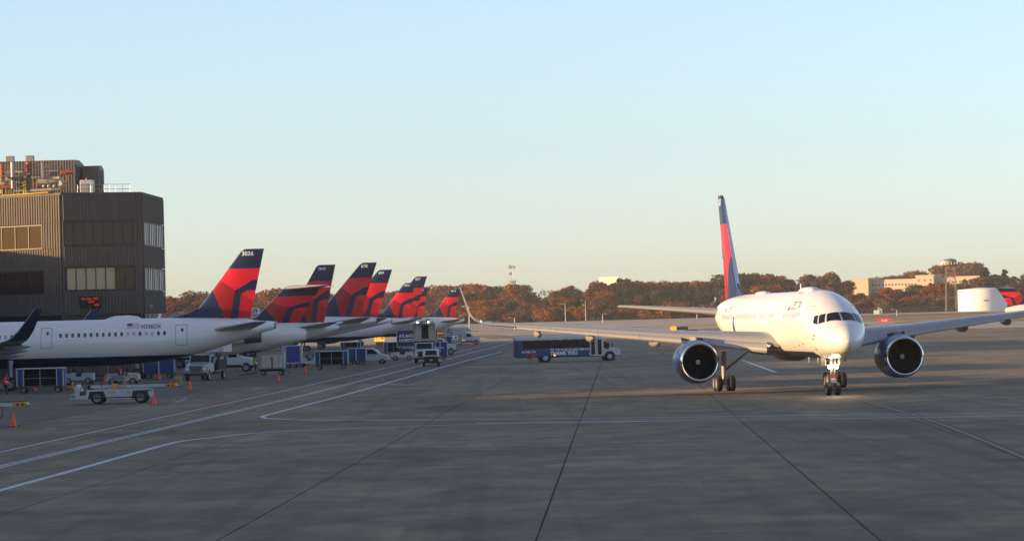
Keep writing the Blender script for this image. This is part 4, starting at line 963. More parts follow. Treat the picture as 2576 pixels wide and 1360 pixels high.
# ---- baggage carts
def cart(px, py, label, length=3.9, open_=True, rz=0.0, h=1.95, text=None, Y=None):
    t = thing('baggage_cart', label, 'baggage cart', place(px, py) if Y is None else spot(px, Y), rz, 'covered baggage carts on the ramp')
    L, W = length/2, .8; z0, z1 = .58, h
    MB().cbox(-L, L, -W, W, z0-.14, z0, .03).build('deck', mat('cart_deck', (.12, .085, .06), .7, var=.3), t)
    fr = MB()
    for sx in (-1, 1):
        for sy in (-1, 1): 
            fr = MB(); fr.box(sx*(L-.05)-.05, sx*(L-.05)+.05, sy*(W-.04)-.04, sy*(W-.04)+.04, z0, z1)
            fr.prism([(sx*(L-.10), z1-.28), (sx*(L-.10), z1), (sx*(L-.40), z1)], sy*(W-.04)-.03, sy*(W-.04)+.03)
            fr.build('corner_post', GWHITE, t, smooth=False)
    MB().cbox(-L-.04, L+.04, -W-.04, W+.04, z1, z1+.1, .04).build('roof', GWHITE, t)
    if open_:
        for sx in (-1, 1):
            MB().box(min(sx*(L-.12), sx*(L-.55)), max(sx*(L-.12), sx*(L-.55)), -W-.02, -W+.02, z0, z1-.01).build('curtain', CARTB, t, smooth=False)
            MB().box(sx*(L-.58)-.035, sx*(L-.58)+.035, -W-.03, -W+.01, z0, z1-.02).build('post', GWHITE, t, smooth=False)
        MB().box(-L+.5, L-.5, W-.3, W-.26, z0, z1-.02).build('back_panel', CARTD, t, smooth=False)
        MB().box(-.03, .03, -W-.01, -W+.03, z0, z1-.02).build('post', GGREY, t, smooth=False)
        MB().box(-L+.6, L-.6, -W, -W+.025, z0+.62, z0+.65).build('restraint_bar', GGREY, t, smooth=False)
        for sx in (-1, 1): MB().box(sx*(L-.1)-.02, sx*(L-.1)+.02, -W+.02, W-.02, z0, z1-.02).build('end_panel', CARTB, t, smooth=False)
    else:
        n = 14
        for a, b in ((-L+.1, -.06), (.06, L-.1)):
            for sy in (-1, 1):
                mb = MB(); lo = []; hi = []
                for k in range(n+1):
                    x = a+(b-a)*k/n; w_ = sy*(W+.005+.014*math.sin(k*1.9+a)); lo.append((x, w_*1.008, z0+.0)); hi.append((x, sy*W, z1-.02))
                mb.add(lo+hi, [(k, k+1, n+2+k, n+1+k) for k in range(n)]); mb.build('curtain', CARTB, t)
        MB().box(-.055, .055, -W-.03, -W, z0, z1-.02).build('post', GWHITE, t, smooth=False)
        for sx in (-1, 1): MB().box(sx*(L-.1)-.02, sx*(L-.1)+.02, -W+.02, W-.02, z0, z1-.02).build('end_panel', CARTB, t, smooth=False)
        if text:
            text_on('lettering', text, .34, lambda x, y: (x, -W-.05, 1.45+y), TEXTW, t, align='CENTER')
            MB().add([(-.25, -W-.05, 1.05), (.25, -W-.05, 1.05), (0, -W-.05, .8)], [(0, 1, 2)]).build('emblem', RED2, t, smooth=False)
    for sx in (-1, 1):
        MB().box(sx*(L-.55)-.3, sx*(L-.55)+.3, -.5, .5, z0-.28, z0-.14).build('axle', DARKST, t, smooth=False)
        for sy in (-1, 1): wheel(t, sx*(L-.55), sy*(W-.22), .27, .2)
    MB().bar((L-.1, 0, .4), (L+.85, 0, .34), .07).build('tow_bar', AMBER, t)
    for sx in (-1, 1): MB().box(sx*(L-.06)-.07, sx*(L-.06)+.07, -W-.06, -W-.03, z1-.06, z1+.02).build('reflector', mat('reflector_red', (.5, .02, .02), .3), t, smooth=False)
    return t
cart(105, 987, 'open blue-ended baggage cart with dark inside, beside the person in red', 3.9)
cart(402, 951, 'blue curtained baggage cart with pale posts left of the silver truck', 3.2, False)
cart(835, 928, 'open dark baggage cart with white frame beside the white van', 3.75)
cart(897, 918, 'blue sided cart parked right behind the white van', 2.4, False)
cart(883, 891, 'open baggage cart loaded with pale boxes under the fin 678 jet', 3.3)
cart(990, 893, 'open baggage cart with divider, in front of the blue box truck', 3.0)
cart(1108, 905, 'dark blue cart with white airline lettering beside the pickup', 1.9, False, 0, 2.3, 'DELTA')
cart(1123, 872, 'small dark blue cart left of the box with the red A', 2.2, False)
# ---- belt loaders
def belt_loader(loc, label, rz=0):
    t = thing('belt_loader', label, 'belt loader', loc, rz, 'white belt loaders')
    W = 1.0
    def arch(x): return [(x-.62, .34), (x-.5, .88), (x+.5, .88), (x+.62, .34)]
    pr = [(-1.15, .34)] + arch(0) + arch(2.95) + [(3.85, .46), (3.85, .98), (3.4, 1.03), (-.65, 1.0), (-.78, .62), (-1.15, .62)]
    for sy in (-1, 1): MB().prism(pr, sy*W-.04, sy*W+.04).build('side_panel', GWHITE, t, smooth=False)
    MB().box(-1.1, 3.8, -W+.05, W-.05, .5, .92).build('chassis', DARKST, t, smooth=False)
    MB().prism([(-1.5, .34), (-1.5, 1.25), (-1.38, 1.36), (-1.28, 1.25), (-1.16, .9), (-1.16, .34)], -W, W, .04).build('front_panel', GWHITE, t)
    MB().cbox(-.75, -.35, -.2, .35, .95, 1.3, .05).build('seat', BLACK, t)
    MB().cbox(-.42, -.34, -.2, .35, 1.3, 1.65, .03).build('seat_back', BLACK, t)
    MB().tube((-1.2, -.55, 1.0), (-1.0, -.55, 1.42), .03).build('steering_column', DARKST, t)
    sw = MB(); 
    for k in range(12):
        a, b = k*math.pi/6, (k+1)*math.pi/6; sw.tube((-1.0+.05*math.sin(a), -.55+.18*math.cos(a), 1.42+.1*math.sin(a)), (-1.0+.05*math.sin(b), -.55+.18*math.cos(b), 1.42+.1*math.sin(b)), .018, n=6)
    sw.build('steering_wheel', BLACK, t)
    MB().box(-.6, 3.6, -W-.045, -W-.042, .40, .47).build('rub_strip', BLACK, t, smooth=False)
    # boom and belt
    bm_ = MB().prism([(-.5, 1.08), (4.6, 1.06), (4.6, 1.26), (-.5, 1.30)], -.48, .48, .02).build('boom', GWHITE, t)
    MB().box(-.5, 5.25, -.40, .40, 1.30, 1.325).build('belt', BLACK, bm_, smooth=False)
    MB().prism([(4.62, 1.02), (5.2, 1.05), (5.34, 1.12), (5.3, 1.22), (5.2, 1.29), (4.62, 1.29)], -.5, .5, .03).build('boom_tip', AMBER, bm_)
    MB().tube((5.3, 0, 1.12), (5.6, 0, 1.13), .035).build('bumper_rod', GALV, bm_)
    for x in (4.75, 5.02): MB().box(x, x+.14, -.515, -.5, 1.1, 1.2).build('boom_vent', BLACK, bm_, smooth=False)
    MB().tube((3.2, -.3, .95), (4.3, -.3, 1.08), .05).build('lift_ram', GALV, t)
    # step, rails, pole, bucket
    MB().box(-1.95, -1.5, -.7, -.1, .36, .42).box(-1.8, -1.5, -.7, -.1, .68, .73).box(-1.85, -1.8, -.7, -.65, .36, .73).box(-1.6, -1.55, -.7, -.65, .7, 1.1).build('steps', GWHITE, t, smooth=False)
    rl = MB()
    for y in (-.62, -.2): rl.tube((-1.72, y, 1.1), (-1.72, y, 1.55), .028)
    rl.tube((-1.72, -.62, 1.55), (-1.72, -.2, 1.55), .03); rl.tube((-1.72, -.62, 1.1), (-1.5, -.62, 1.1), .03); rl.tube((-1.72, -.2, 1.1), (-1.5, -.2, 1.1), .03)
    rl.build('hand_rail', AMBER, t)
    MB().tube((1.9, -.7, 1.0), (1.9, -.7, 2.15), .035).build('marker_pole', AMBER, t)
    MB().cbox(1.0, 1.35, -.8, -.45, 1.0, 1.36, .03).build('chock_bucket', YELLOW, t)
    MB().tube((.25, -.75, 1.0), (.32, -.75, 1.5), .035).lathe([(0, .02), (.03, .07), (.1, .07)], (.32, -.75, 1.48), 'z', 10).build('control_lever', DARKST, t)
    MB().cbox(-.2, .6, -.9, -.4, 1.0, 1.14, .03).build('engine_cover', GGREY, t)
    text_on('lettering', '21534', .2, lambda x, y: (.75+x, -W-.046, .72+y), TEXTN, t)
    text_on('lettering', 'DELTA', .17, lambda x, y: (2.05+x*.9, -W-.046, .72+y), TEXTN, t)
    MB().box(3.3, 3.7, -W-.045, -W-.042, .84, .9).build('vent_slot', BLACK, t, smooth=False)
    for x in (0, 2.95):
        for sy in (-1, 1):
            w_ = wheel(t, x, sy*(W-.16), .44, .28)
    return t
bl_a = belt_loader((gp(245, 1016).x, 217.2, 0), 'white belt loader with amber conveyor tip, whole in view on the ramp')
q = gp(34, 1072); tip = at(80, 1040, 171.5)
copy_tree(bl_a, None, (tip.x-5.5, 171.5, 0), 0.0, 'belt loader at the left edge, only its conveyor end in view')
for o in list(bl_a.children):
    pass
# ---- people
def person(name, loc, rz, label, vest, arm=(.3, .3), vis=1.0, hat=None):
    t = thing(name, label, 'person', loc, rz)
    J = {'pel': (0, 0, .95), 'chest': (.02, 0, 1.28), 'neck': (.03, 0, 1.47), 'head': (.05, 0, 1.62),
         'hl': (0, .1, .92), 'kl': (.05, .11, .5), 'al': (-.02, .12, .09), 'tl': (.14, .13, .05), 'hr': (0, -.1, .92), 'kr': (.0, -.11, .5), 'ar': (-.08, -.12, .09), 'tr': (.08, -.13, .05),
         'sl': (.02, .19, 1.4), 'el': (.10, .25, 1.14), 'wl': (.10+arm[0], .2, 1.10), 'sr': (.02, -.19, 1.4), 'er': (.10, -.25, 1.14), 'wr': (.10+arm[1], -.2, 1.08)}
    E_ = [('pel', 'chest'), ('chest', 'neck'), ('neck', 'head'), ('pel', 'hl'), ('hl', 'kl'), ('kl', 'al'), ('al', 'tl'), ('pel', 'hr'), ('hr', 'kr'), ('kr', 'ar'), ('ar', 'tr'),
          ('chest', 'sl'), ('sl', 'el'), ('el', 'wl'), ('chest', 'sr'), ('sr', 'er'), ('er', 'wr')]
    rad = dict(pel=.155, chest=.17, neck=.07, head=.10, hl=.1, kl=.075, al=.055, tl=.05, hr=.1, kr=.075, ar=.055, tr=.05, sl=.085, el=.06, wl=.045, sr=.085, er=.06, wr=.045)
    keys = list(J); me = bpy.data.meshes.new('body'); me.from_pydata([J[k] for k in keys], [(keys.index(a), keys.index(b)) for a, b in E_], [])
    me.materials.append(mat('work_trousers', (.012, .014, .022), .8)); 
    o = link('body', me, t); md = o.modifiers.new('skin', 'SKIN'); o.modifiers.new('sub', 'SUBSURF').render_levels = 1
    for i, k in enumerate(keys): me.skin_vertices[0].data[i].radius = (rad[k]*.95, rad[k]*.95)
    me.skin_vertices[0].data[0].use_root = True
    V = MB(); rings = []
    for z, a, b, x in ((.82, .185, .215, .0), (1.0, .185, .215, .0), (1.25, .2, .235, .02), (1.40, .16, .24, .02), (1.48, .09, .12, .03)):
        rings.append([(x+math.cos(k*math.pi/8)*a, math.sin(k*math.pi/8)*b, z) for k in range(16)])
    V.loft(rings, cap=True).build('vest', vest, t)
    MB().loft([[(math.cos(k*math.pi/8)*.191, math.sin(k*math.pi/8)*.221, z) for k in range(16)] for z in (1.0, 1.06)]).build('reflective_band', TEXTW, t)
    SK = mat('skin', (.25, .14, .09), .6)
    h = MB(); hr = []
    for z, r_ in ((1.50, .055), (1.56, .078), (1.64, .098), (1.70, .098), (1.76, .075), (1.79, .03)): hr.append([(.06+math.cos(k*math.pi/6)*r_*1.05, math.sin(k*math.pi/6)*r_*.85, z) for k in range(12)])
    h.loft(hr, cap=True).build('head', SK, t)
    MB().lathe([(0, .108), (.06, .10), (.115, .06), (.125, .01)], (.045, 0, 1.685), 'z', 14).build('hair' if not hat else 'cap', mat('dark_hair', (.015, .012, .01), .8), t)
    for s_, k in ((1, 'wl'), (-1, 'wr')):
        hd = MB(); p = Vector(J[k]); hd.cbox(p.x+.0, p.x+.09, p.y-.04, p.y+.04, p.z-.02, p.z+.02, .01)
        for f_ in range(4): hd.tube((p.x+.085, p.y-.03+f_*.02, p.z), (p.x+.14-.012*abs(f_-1.5), p.y-.03+f_*.02, p.z-.012), .009, n=5).tube((p.x+.14-.012*abs(f_-1.5), p.y-.03+f_*.02, p.z-.012), (p.x+.165-.015*abs(f_-1.5), p.y-.03+f_*.02, p.z-.04), .008, n=5)
        hd.tube((p.x+.02, p.y-.04*s_, p.z), (p.x+.07, p.y-.075*s_, p.z-.01), .010, n=5).build('hand', SK, t)
    return t
RVEST = mat('vest_red_orange', (.80, .045, .03), .6, var=.08); YVEST = mat('vest_lime', (.35, .75, .06), .6)
person('person', place(17, 991), .35, 'person in red safety vest pulling toward the open baggage cart', RVEST, (.32, .42))
person('person', spot(298, 290), 2.6, 'person in red vest behind the small tractor under the jet', RVEST, (.1, .2))
person('person', spot(641, 352), .2, 'person in lime yellow vest beside the white tanker truck cab', YVEST, (.2, .1))
# ---- vehicles
def vwheels(t, xs, w_, r, tw=.26):
    for x in xs:
        for sy in (-1, 1): wheel(t, x, sy*(w_-tw/2), r, tw)
LENS = mat('lamp_lens', (.75, .74, .70), .15); TAIL = mat('tail_lamp_red', (.45, .02, .02), .25); AMBL = mat('amber_lens', (.6, .2, .02), .3)
CHROME = mat('chrome_grille', (.72, .73, .74), .18, metal=1)
VW = mat('vehicle_white', (.47, .48, .485), .35, coat=.3, var=.1, vscale=2)
VS = mat('vehicle_silver', (.30, .33, .35), .35, metal=.25, coat=.3, var=.08)
def truck_cab(t, m=VW, x0=0, w_=1.15, grille=True):
    """bonneted truck cab, bumper at x0+2.9, rear wall at x0"""
    c = MB().prism([(x0, .75), (x0, 2.35), (x0+.15, 2.48), (x0+1.05, 2.46), (x0+1.55, 1.72), (x0+2.75, 1.52), (x0+2.85, 1.35), (x0+2.85, .75)], -w_+.12, w_-.12, .12).build('cab', m, t)
    for sy in (-1, 1):
        MB().prism([(x0+1.5, .72), (x0+1.62, 1.2), (x0+1.95, 1.36), (x0+2.45, 1.34), (x0+2.8, 1.1), (x0+2.8, .72), (x0+2.6, .72), (x0+2.5, .98), (x0+2.2, 1.1), (x0+1.9, .98), (x0+1.8, .72)], sy*w_-.14 if sy > 0 else -w_, sy*w_ if sy > 0 else -w_+.14, .03).build('fender', m, c)
        MB().prism([(x0+.2, 1.62), (x0+.2, 2.25), (x0+1.0, 2.25), (x0+1.32, 1.66)], sy*(w_-.108)-.012, sy*(w_-.108)+.012).build('side_window', GLASS, c, smooth=False)
        MB().box(x0+2.83, x0+2.89, sy*.86-.16, sy*.86+.16, 1.0, 1.2).build('headlight', LENS, c, smooth=False)
        MB().box(x0+2.80, x0+2.86, sy*1.04-.05, sy*1.04+.05, 1.02, 1.18).build('turn_signal', AMBL, c, smooth=False)
        MB().cbox(x0+1.2, x0+1.32, sy*(w_+.22)-.1, sy*(w_+.22)+.1, 1.65, 2.0, .03).bar((x0+1.2, sy*w_*.9, 1.7), (x0+1.25, sy*(w_+.2), 1.8), .03).build('mirror', m, c)
    # windscreen lies on the sloping front of the cab
    MB().add([(x0+1.10, -w_+.26, 2.40), (x0+1.10, w_-.26, 2.40), (x0+1.545, w_-.2, 1.76), (x0+1.545, -w_+.2, 1.76), (x0+1.085, -w_+.26, 2.39), (x0+1.085, w_-.26, 2.39), (x0+1.53, w_-.2, 1.75), (x0+1.53, -w_+.2, 1.75)], [(0,1,2,3),(7,6,5,4),(0,4,5,1),(1,5,6,2),(2,6,7,3),(3,7,4,0)]).build('windscreen', GLASS, c, smooth=False)
    if grille:
        g = MB().box(x0+2.85, x0+2.88, -.62, .62, .82, 1.42).build('grille', BLACK, c, smooth=False)
        for z in (.84, 1.0, 1.16, 1.32): MB().box(x0+2.885, x0+2.93, -.56, .56, z, z+.085).build('grille_bar', CHROME, g, smooth=False)
        for y in (-.58, .5): MB().box(x0+2.885, x0+2.935, y, y+.08, .84, 1.4).build('grille_bar', CHROME, g, smooth=False)
    MB().cbox(x0+2.8, x0+3.08, -w_, w_, .48, .74, .04).build('bumper', DARKST, c)
    return c
def chassis(t, x0, x1, w_=.45, z=.62): MB().box(x0, x1, -w_, w_, z-.12, z+.12).build('chassis', DARKST, t, smooth=False)
# silver service truck with raised platform, facing the viewer
t = thing('service_truck', 'silver bonneted truck with chrome grille facing the viewer under the jet tail', 'truck', (gp(492, 961).x, 303.5, 0), -math.pi/2-.18)
truck_cab(t, VS, 1.1); chassis(t, -3.2, 3.6); vwheels(t, [3.25, -2.0], 1.12, .48)
MB().box(-3.4, 1.0, -1.1, 1.1, .82, .95).build('flatbed', DARKST, t, smooth=False)
MB().box(-3.3, -.4, -1.0, 1.0, .96, 1.9).build('tank_housing', BLACK, t, smooth=False)
MB().cbox(-3.2, -.2, -.2, 1.6, 2.6, 4.0, .04).build('platform_box', GWHITE, t); MB().bar((-2.6, .6, .9), (-1.2, .6, 2.6), .1).bar((-1.2, .6, .9), (-2.6, .6, 2.6), .1).build('scissor_lift', DARKST, t)
MB().bar((-3.3, 1.0, .7), (-3.6, 2.4, .1), .08).build('outrigger', AMBER, t)
# tanker / hydrant truck seen from its side behind the T-tail jet
t = thing('tanker_truck', 'white tanker truck seen side on beneath the T-tail jet', 'truck', (gp(615, 926).x, 352, 0), 0)
truck_cab(t, VW, .4); chassis(t, -4.2, 2.6); vwheels(t, [2.55, -2.9], 1.12, .5); MB().lathe([(-4.1, .3), (-4.0, .85), (.1, .85), (.2, .3)], (0, 0, 1.75), 'x', 24).build('tank', VW, t); MB().box(-4.1, .2, -1.1, 1.1, .4, .95).build('side_skirt', BLACK, t, smooth=False)
# ground power unit
t = thing('ground_power_unit', 'grey power cart with pale doors left of the blue cargo container', 'power cart', (gp(688, 942).x, 322.5, 0), .0)
MB().cbox(-1.35, 1.3, -.85, .85, .62, 2.35, .05).build('housing', GGREY, t); MB().box(-.95, .05, -.88, -.85, .78, 2.05).build('door', BRICKC, t, smooth=False); MB().box(.14, .72, -.88, -.85, .78, 2.05).build('door', BRICKC, t, smooth=False)
MB().box(.84, 1.12, -.88, -.852, .8, 2.05).build('door', GWHITE, t, smooth=False); MB().box(1.3, 1.33, -.7, .1, .8, 2.05).build('vent_panel', GWHITE, t, smooth=False)
MB().tube((.1, -.9, .7), (.1, -.9, 1.8), .06).build('cable', BLACK, t); MB().box(-.15, .25, -.91, -.89, 1.62, 1.78).build('warning_plate', YELLOW, t, smooth=False)
MB().box(-1.2, 1.2, -.6, .6, .42, .62).build('chassis', BLACK, t, smooth=False); vwheels(t, [-.85, .95], .72, .27, .2); MB().bar((1.2, 0, .45), (1.9, .2, .2), .06).build('tow_bar', DARKST, t)
MB().tube((-1.2, 0, 2.35), (-1.5, .3, 3.1), .04).tube((-1.35, 0, .3), (-3.6, -.4, .06), .05).build('power_cable', BLACK, t)
# cargo container on its dolly, and the tractor pulling it
t = thing('cargo_container', 'white cargo container with bright blue curtain and red straps', 'container', (gp(748, 921).x, 376, .55), 0)
MB().prism([(-1.2, .55), (-1.2, 2.05), (1.2, 2.05), (1.2, 0), (-.6, 0)], -.8, .8, .02).build('shell', GWHITE, t, smooth=False)
MB().box(-.62, .95, -.83, -.8, .08, 1.95).build('curtain', mat('container_blue', (.015, .06, .30), .55, var=.15), t, smooth=False)
for z in (.7, 1.35): MB().box(-.64, .97, -.85, -.83, z, z+.06).build('strap', mat('strap_red', (.3, .02, .03), .6), t, smooth=False)
t = thing('container_dolly', 'low metal roller dolly under the blue curtained container', 'dolly', (gp(748, 921).x, 376, 0), 0)
MB().cbox(-1.5, 1.5, -.85, .85, .42, .54, .03).build('bed', GALV, t)
for k in range(7): MB().tube((-1.35+k*.45, -.8, .5), (-1.35+k*.45, .8, .5), .045, n=8).build('roller', GGREY, t)
vwheels(t, [-1.1, -.4, .4, 1.1], .85, .2, .16); MB().bar((1.5, 0, .35), (2.2, 0, .3), .06).build('tow_bar', DARKST, t)
def tractor(loc, label, rz=0, m=VW, pole=True, canopy=False):
    t = thing('tow_tractor', label, 'tractor', loc, rz, 'small white tow tractors')
    MB().prism([(-1.4, .4), (-1.4, 1.05), (-.35, 1.05), (-.3, .75), (.45, .75), (.5, 1.12), (1.45, .98), (1.5, .4)], -.72, .72, .04).build('body', m, t)
    MB().cbox(-.32, .1, -.5, .5, .76, 1.05, .05).build('seat', BLACK, t); MB().cbox(-.38, -.28, -.5, .5, 1.0, 1.45, .04).build('seat_back', BLACK, t)
    MB().tube((.55, .2, 1.05), (.36, .2, 1.35), .03).lathe([(0, .17), (.03, .19), (.06, .17)], (.36, .2, 1.34), 'z', 12).build('steering_wheel', BLACK, t)
    MB().box(.52, .55, -.6, .6, 1.1, 1.55).build('windscreen', GLASS, t, smooth=False)
    for y in (-.45, .45): MB().box(1.47, 1.52, y-.12, y+.12, .72, .86).build('headlight', LENS, t, smooth=False)
    MB().cbox(1.45, 1.62, -.7, .7, .32, .5, .03).build('bumper', DARKST, t)
    if pole: MB().tube((-1.3, -.6, 1.05), (-1.3, -.6, 2.05), .03).build('marker_pole', AMBER, t)
    vwheels(t, [.95, -.9], .74, .34, .24); return t
tr1 = tractor((gp(338, 963).x, 288, 0), 'grey white tractor with an amber pole under the parked jet belly', 0)
MB().box(-1.0, .2, -.76, -.73, .5, .95).build('panel', GGREY, tr1, smooth=False)
tractor((gp(262, 957).x, 297, 0), 'boxy white tractor beside the two joined cones', math.pi, pole=False)
tractor((gp(781, 922).x, 377, 0), 'small white tractor between the blue container and the open cart', 0, pole=False)
tractor((gp(1014, 905).x, 418, 0), 'white tow tractor just left of the high-lift truck', math.pi, pole=False)
tractor((gp(941, 893).x, 458, 0), 'far white tractor among the carts under the row of jets', 0, pole=False)
MB_ = thing('tow_bar', 'white bar linking the two cones under the jet', 'bar', (gp(228, 950).x, 297, 0)); MB().tube((0, -2.0, .55), (1.45, -2.0, .57), .025).build('rod', GWHITE, MB_)
# yellow wheel chock block
t = thing('chock_block', 'pale yellow stepped block in front of the silver truck', 'block', place(447, 967), .1)
MB().prism([(-.42, 0), (.42, 0), (.40, .36), (.36, .72), (-.24, .72), (-.34, .4)], -.35, .35, .04).build('block', mat('faded_yellow', (.45, .36, .13), .8, var=.2), t)
MB().box(-.3, .3, -.37, -.35, .34, .38).build('groove', BLACK, t, smooth=False)
# compact white van heading right
t = thing('delivery_van', 'compact white van with sloping bonnet behind the blue carts', 'van', (gp(930, 916).x-.1, 389.5, 0), 0)
MB().prism([(-2.3, .4), (-2.35, 1.75), (-2.2, 1.98), (.2, 2.0), (.55, 1.85), (1.25, 1.2), (2.1, 1.0), (2.3, .75), (2.3, .4)], -.9, .9, .12).build('body', VW, t)
for sy in (-1, 1):
    MB().prism([(-.35, 1.2), (-.35, 1.78), (.35, 1.78), (1.0, 1.2)], sy*.86-.045, sy*.86+.045).build('side_window', GLASS, t, smooth=False)
    MB().box(2.12, 2.28, sy*.66-.14, sy*.66+.14, .82, .98).build('headlight', LENS, t, smooth=False); MB().cbox(.55, .75, sy*1.0-.09, sy*1.0+.09, 1.18, 1.36, .03).build('mirror', BLACK, t)
    for x in (1.45, -1.5): MB().lathe([(-.05, .42), (.05, .42), (.05, .3)], (x, sy*.88, .36), 'y', 18).build('wheel_arch', BLACK, t)
MB().add([(.6, -.7, 1.86), (.6, .7, 1.86), (1.27, .78, 1.23), (1.27, -.78, 1.23), (.58, -.7, 1.84), (.58, .7, 1.84), (1.25, .78, 1.2), (1.25, -.78, 1.2)], [(0,1,2,3),(7,6,5,4),(0,4,5,1),(1,5,6,2),(2,6,7,3),(3,7,4,0)]).build('windscreen', GLASS, t, smooth=False)
MB().cbox(2.15, 2.4, -.85, .85, .35, .6, .05).build('bumper', GGREY, t); vwheels(t, [1.45, -1.5], .92, .32, .2)
text_on('lettering', 'AIR CARGO', .16, lambda x, y: (-.3+x, -.955, 1.0+y), TEXTN, t)
# high-lift catering truck facing the viewer
t = thing('high_lift_truck', 'white high-lift truck facing the viewer with raised box on yellow struts', 'truck', (gp(1062, 916).x, 384, 0), -math.pi/2)
truck_cab(t, VW, .6, 1.15, False); chassis(t, -4, 3); vwheels(t, [2.8, -2.6], 1.15, .5)
MB().box(3.45, 3.49, -.75, .75, .8, 1.45).build('grille', BLACK, t, smooth=False)
MB().box(-4, .4, -1.15, 1.15, .85, 1.0).build('deck', DARKST, t, smooth=False)
bx_ = MB().cbox(-4, -.2, -1.3, 1.3, 2.85, 4.75, .04).build('lift_box', GWHITE, t)
MB().box(-.19, -.15, -.35, .55, 2.95, 4.55).build('box_opening', BLACK, bx_, smooth=False); MB().box(-.14, -.10, -.98, -.42, 3.0, 4.5).build('door', GWHITE, bx_, smooth=False); MB().box(-.14, -.10, .62, 1.12, 3.0, 4.5).build('door', GWHITE, bx_, smooth=False)
for y in (-1.34, -.42, .5, 1.24): MB().box(-.10, .04, y, y+.12, 2.6, 4.7).build('strut', AMBER, bx_, smooth=False)
MB().box(-.3, 1.0, -1.35, 1.35, 2.72, 2.84).build('platform', GALV, bx_, smooth=False); MB().box(-.3, 1.0, -1.4, 1.4, 4.76, 4.86).build('canopy', GWHITE, bx_, smooth=False)
for y in (-1.3, 1.15): MB().box(-.6, -.2, y, y+.2, 1.0, 2.85).build('lift_post', GGREY, t, smooth=False)
LW = mat('work_lamp_lit', (1, 1, .95), emit=(1, .97, .85), estr=6)
for y in (-.75, .55): MB().lathe([(0, .01), (.03, .08), (-.05, .09)], (1.02, y, 4.93), 'x', 10).build('work_lamp', LW, bx_)
# pickup truck from behind
t = thing('pickup_truck', 'white pickup with black tailgate seen from behind', 'pickup truck', (gp(1083, 921).x, 357.5, 0), math.pi/2+.03)
MB().prism([(-2.7, .5), (-2.72, 1.12), (-1.1, 1.15), (-.95, 1.2), (-.75, 1.82), (.55, 1.86), (1.15, 1.25), (2.5, 1.12), (2.65, .9), (2.65, .5)], -.93, .93, .14).build('body', VW, t)
MB().box(-2.75, -2.71, -.78, .78, .55, 1.14).build('tailgate', BLACK, t, smooth=False)
MB().add([(-.96, -.66, 1.24), (-.96, .66, 1.24), (-.79, .6, 1.76), (-.79, -.6, 1.76), (-.92, -.66, 1.24), (-.92, .66, 1.24), (-.75, .6, 1.76), (-.75, -.6, 1.76)], [(0,1,2,3),(7,6,5,4),(0,4,5,1),(1,5,6,2),(2,6,7,3),(3,7,4,0)]).build('rear_window', GLASS, t, smooth=False)
MB().cbox(-2.85, -2.7, -.9, .9, .42, .56, .03).build('bumper', BLACK, t); MB().box(-2.765, -2.752, -.17, .17, .62, .78).build('licence_plate', mat('plate_yellow', (.5, .45, .25), .5), t, smooth=False)
for sy in (-1, 1):
    MB().box(-2.74, -2.66, sy*.86-.075, sy*.86+.075, .78, 1.12).build('tail_light', TAIL, t, smooth=False); MB().cbox(.6, .75, sy*1.08-.1, sy*1.08+.1, 1.2, 1.4, .03).build('mirror', BLACK, t)
MB().box(-2.76, -2.752, -.62, -.5, 1.02, 1.07).build('tailgate_latch', CHROME, t, smooth=False); MB().box(-2.76, -2.752, .5, .62, 1.02, 1.07).build('tailgate_latch', CHROME, t, smooth=False)
vwheels(t, [1.7, -1.75], .95, .4, .26)
# blue box truck with white lettering
q = at(999, 868, 470)
t = thing('box_truck', 'dark blue box truck with white block lettering on its side', 'truck', (q.x+2.9, 470, 0), 0)
b = MB().cbox(-2.9, 2.7, -1.25, 1.25, 1.35, 3.85, .04).build('box', mat('truck_navy', (.012, .03, .09), .45, var=.1), t)
MB().box(-2.95, -2.83, -1.29, -1.25, 1.3, 3.9).build('corner_trim', GWHITE, b, smooth=False); MB().box(-2.9, 2.7, -1.29, -1.25, 3.78, 3.9).build('top_trim', GWHITE, b, smooth=False); MB().box(-2.9, 2.7, -1.29, -1.25, 1.28, 1.4).build('sill_trim', GWHITE, b, smooth=False)
text_on('lettering', "ATLANTA'S", .62, lambda x, y: (-2.55+x*.82, -1.27, 2.75+y), TEXTW, t, bold=.015); text_on('lettering', 'HOMETOWN', .62, lambda x, y: (-2.55+x*.82, -1.27, 2.1+y), TEXTW, t, bold=.015)
MB().box(.1, .9, -1.275, -1.27, 3.5, 3.75).build('emblem', RED2, t, smooth=False); chassis(t, -2.8, 5, .45, .9); truck_cab(t, VW, 2.85, 1.15); vwheels(t, [5.0, -1.6], 1.15, .5)
t = thing('utility_trailer', 'dark blue trailer with wooden racks right of the high-lift truck', 'trailer', spot(1090, 520), 0)
MB().cbox(-1.6, .6, -1.1, 1.1, .9, 3.6, .04).build('box', mat('truck_navy', (.012, .03, .09)), t); MB().box(-1.0, .0, -1.12, -1.1, 3.0, 3.3).build('placard', TEXTW, t, smooth=False)
for k in range(3): MB().box(.7, 1.9, -1.0, 1.0, 1.6+k*.75, 2.2+k*.75).build('wooden_crate', mat('crate_wood', (.42, .22, .09), .8, var=.3), t, smooth=False)
MB().box(.6, 2.0, -1.05, 1.05, 1.3, 1.5).build('bed', DARKST, t, smooth=False); vwheels(t, [-.9, 1.4], 1.0, .4, .25)
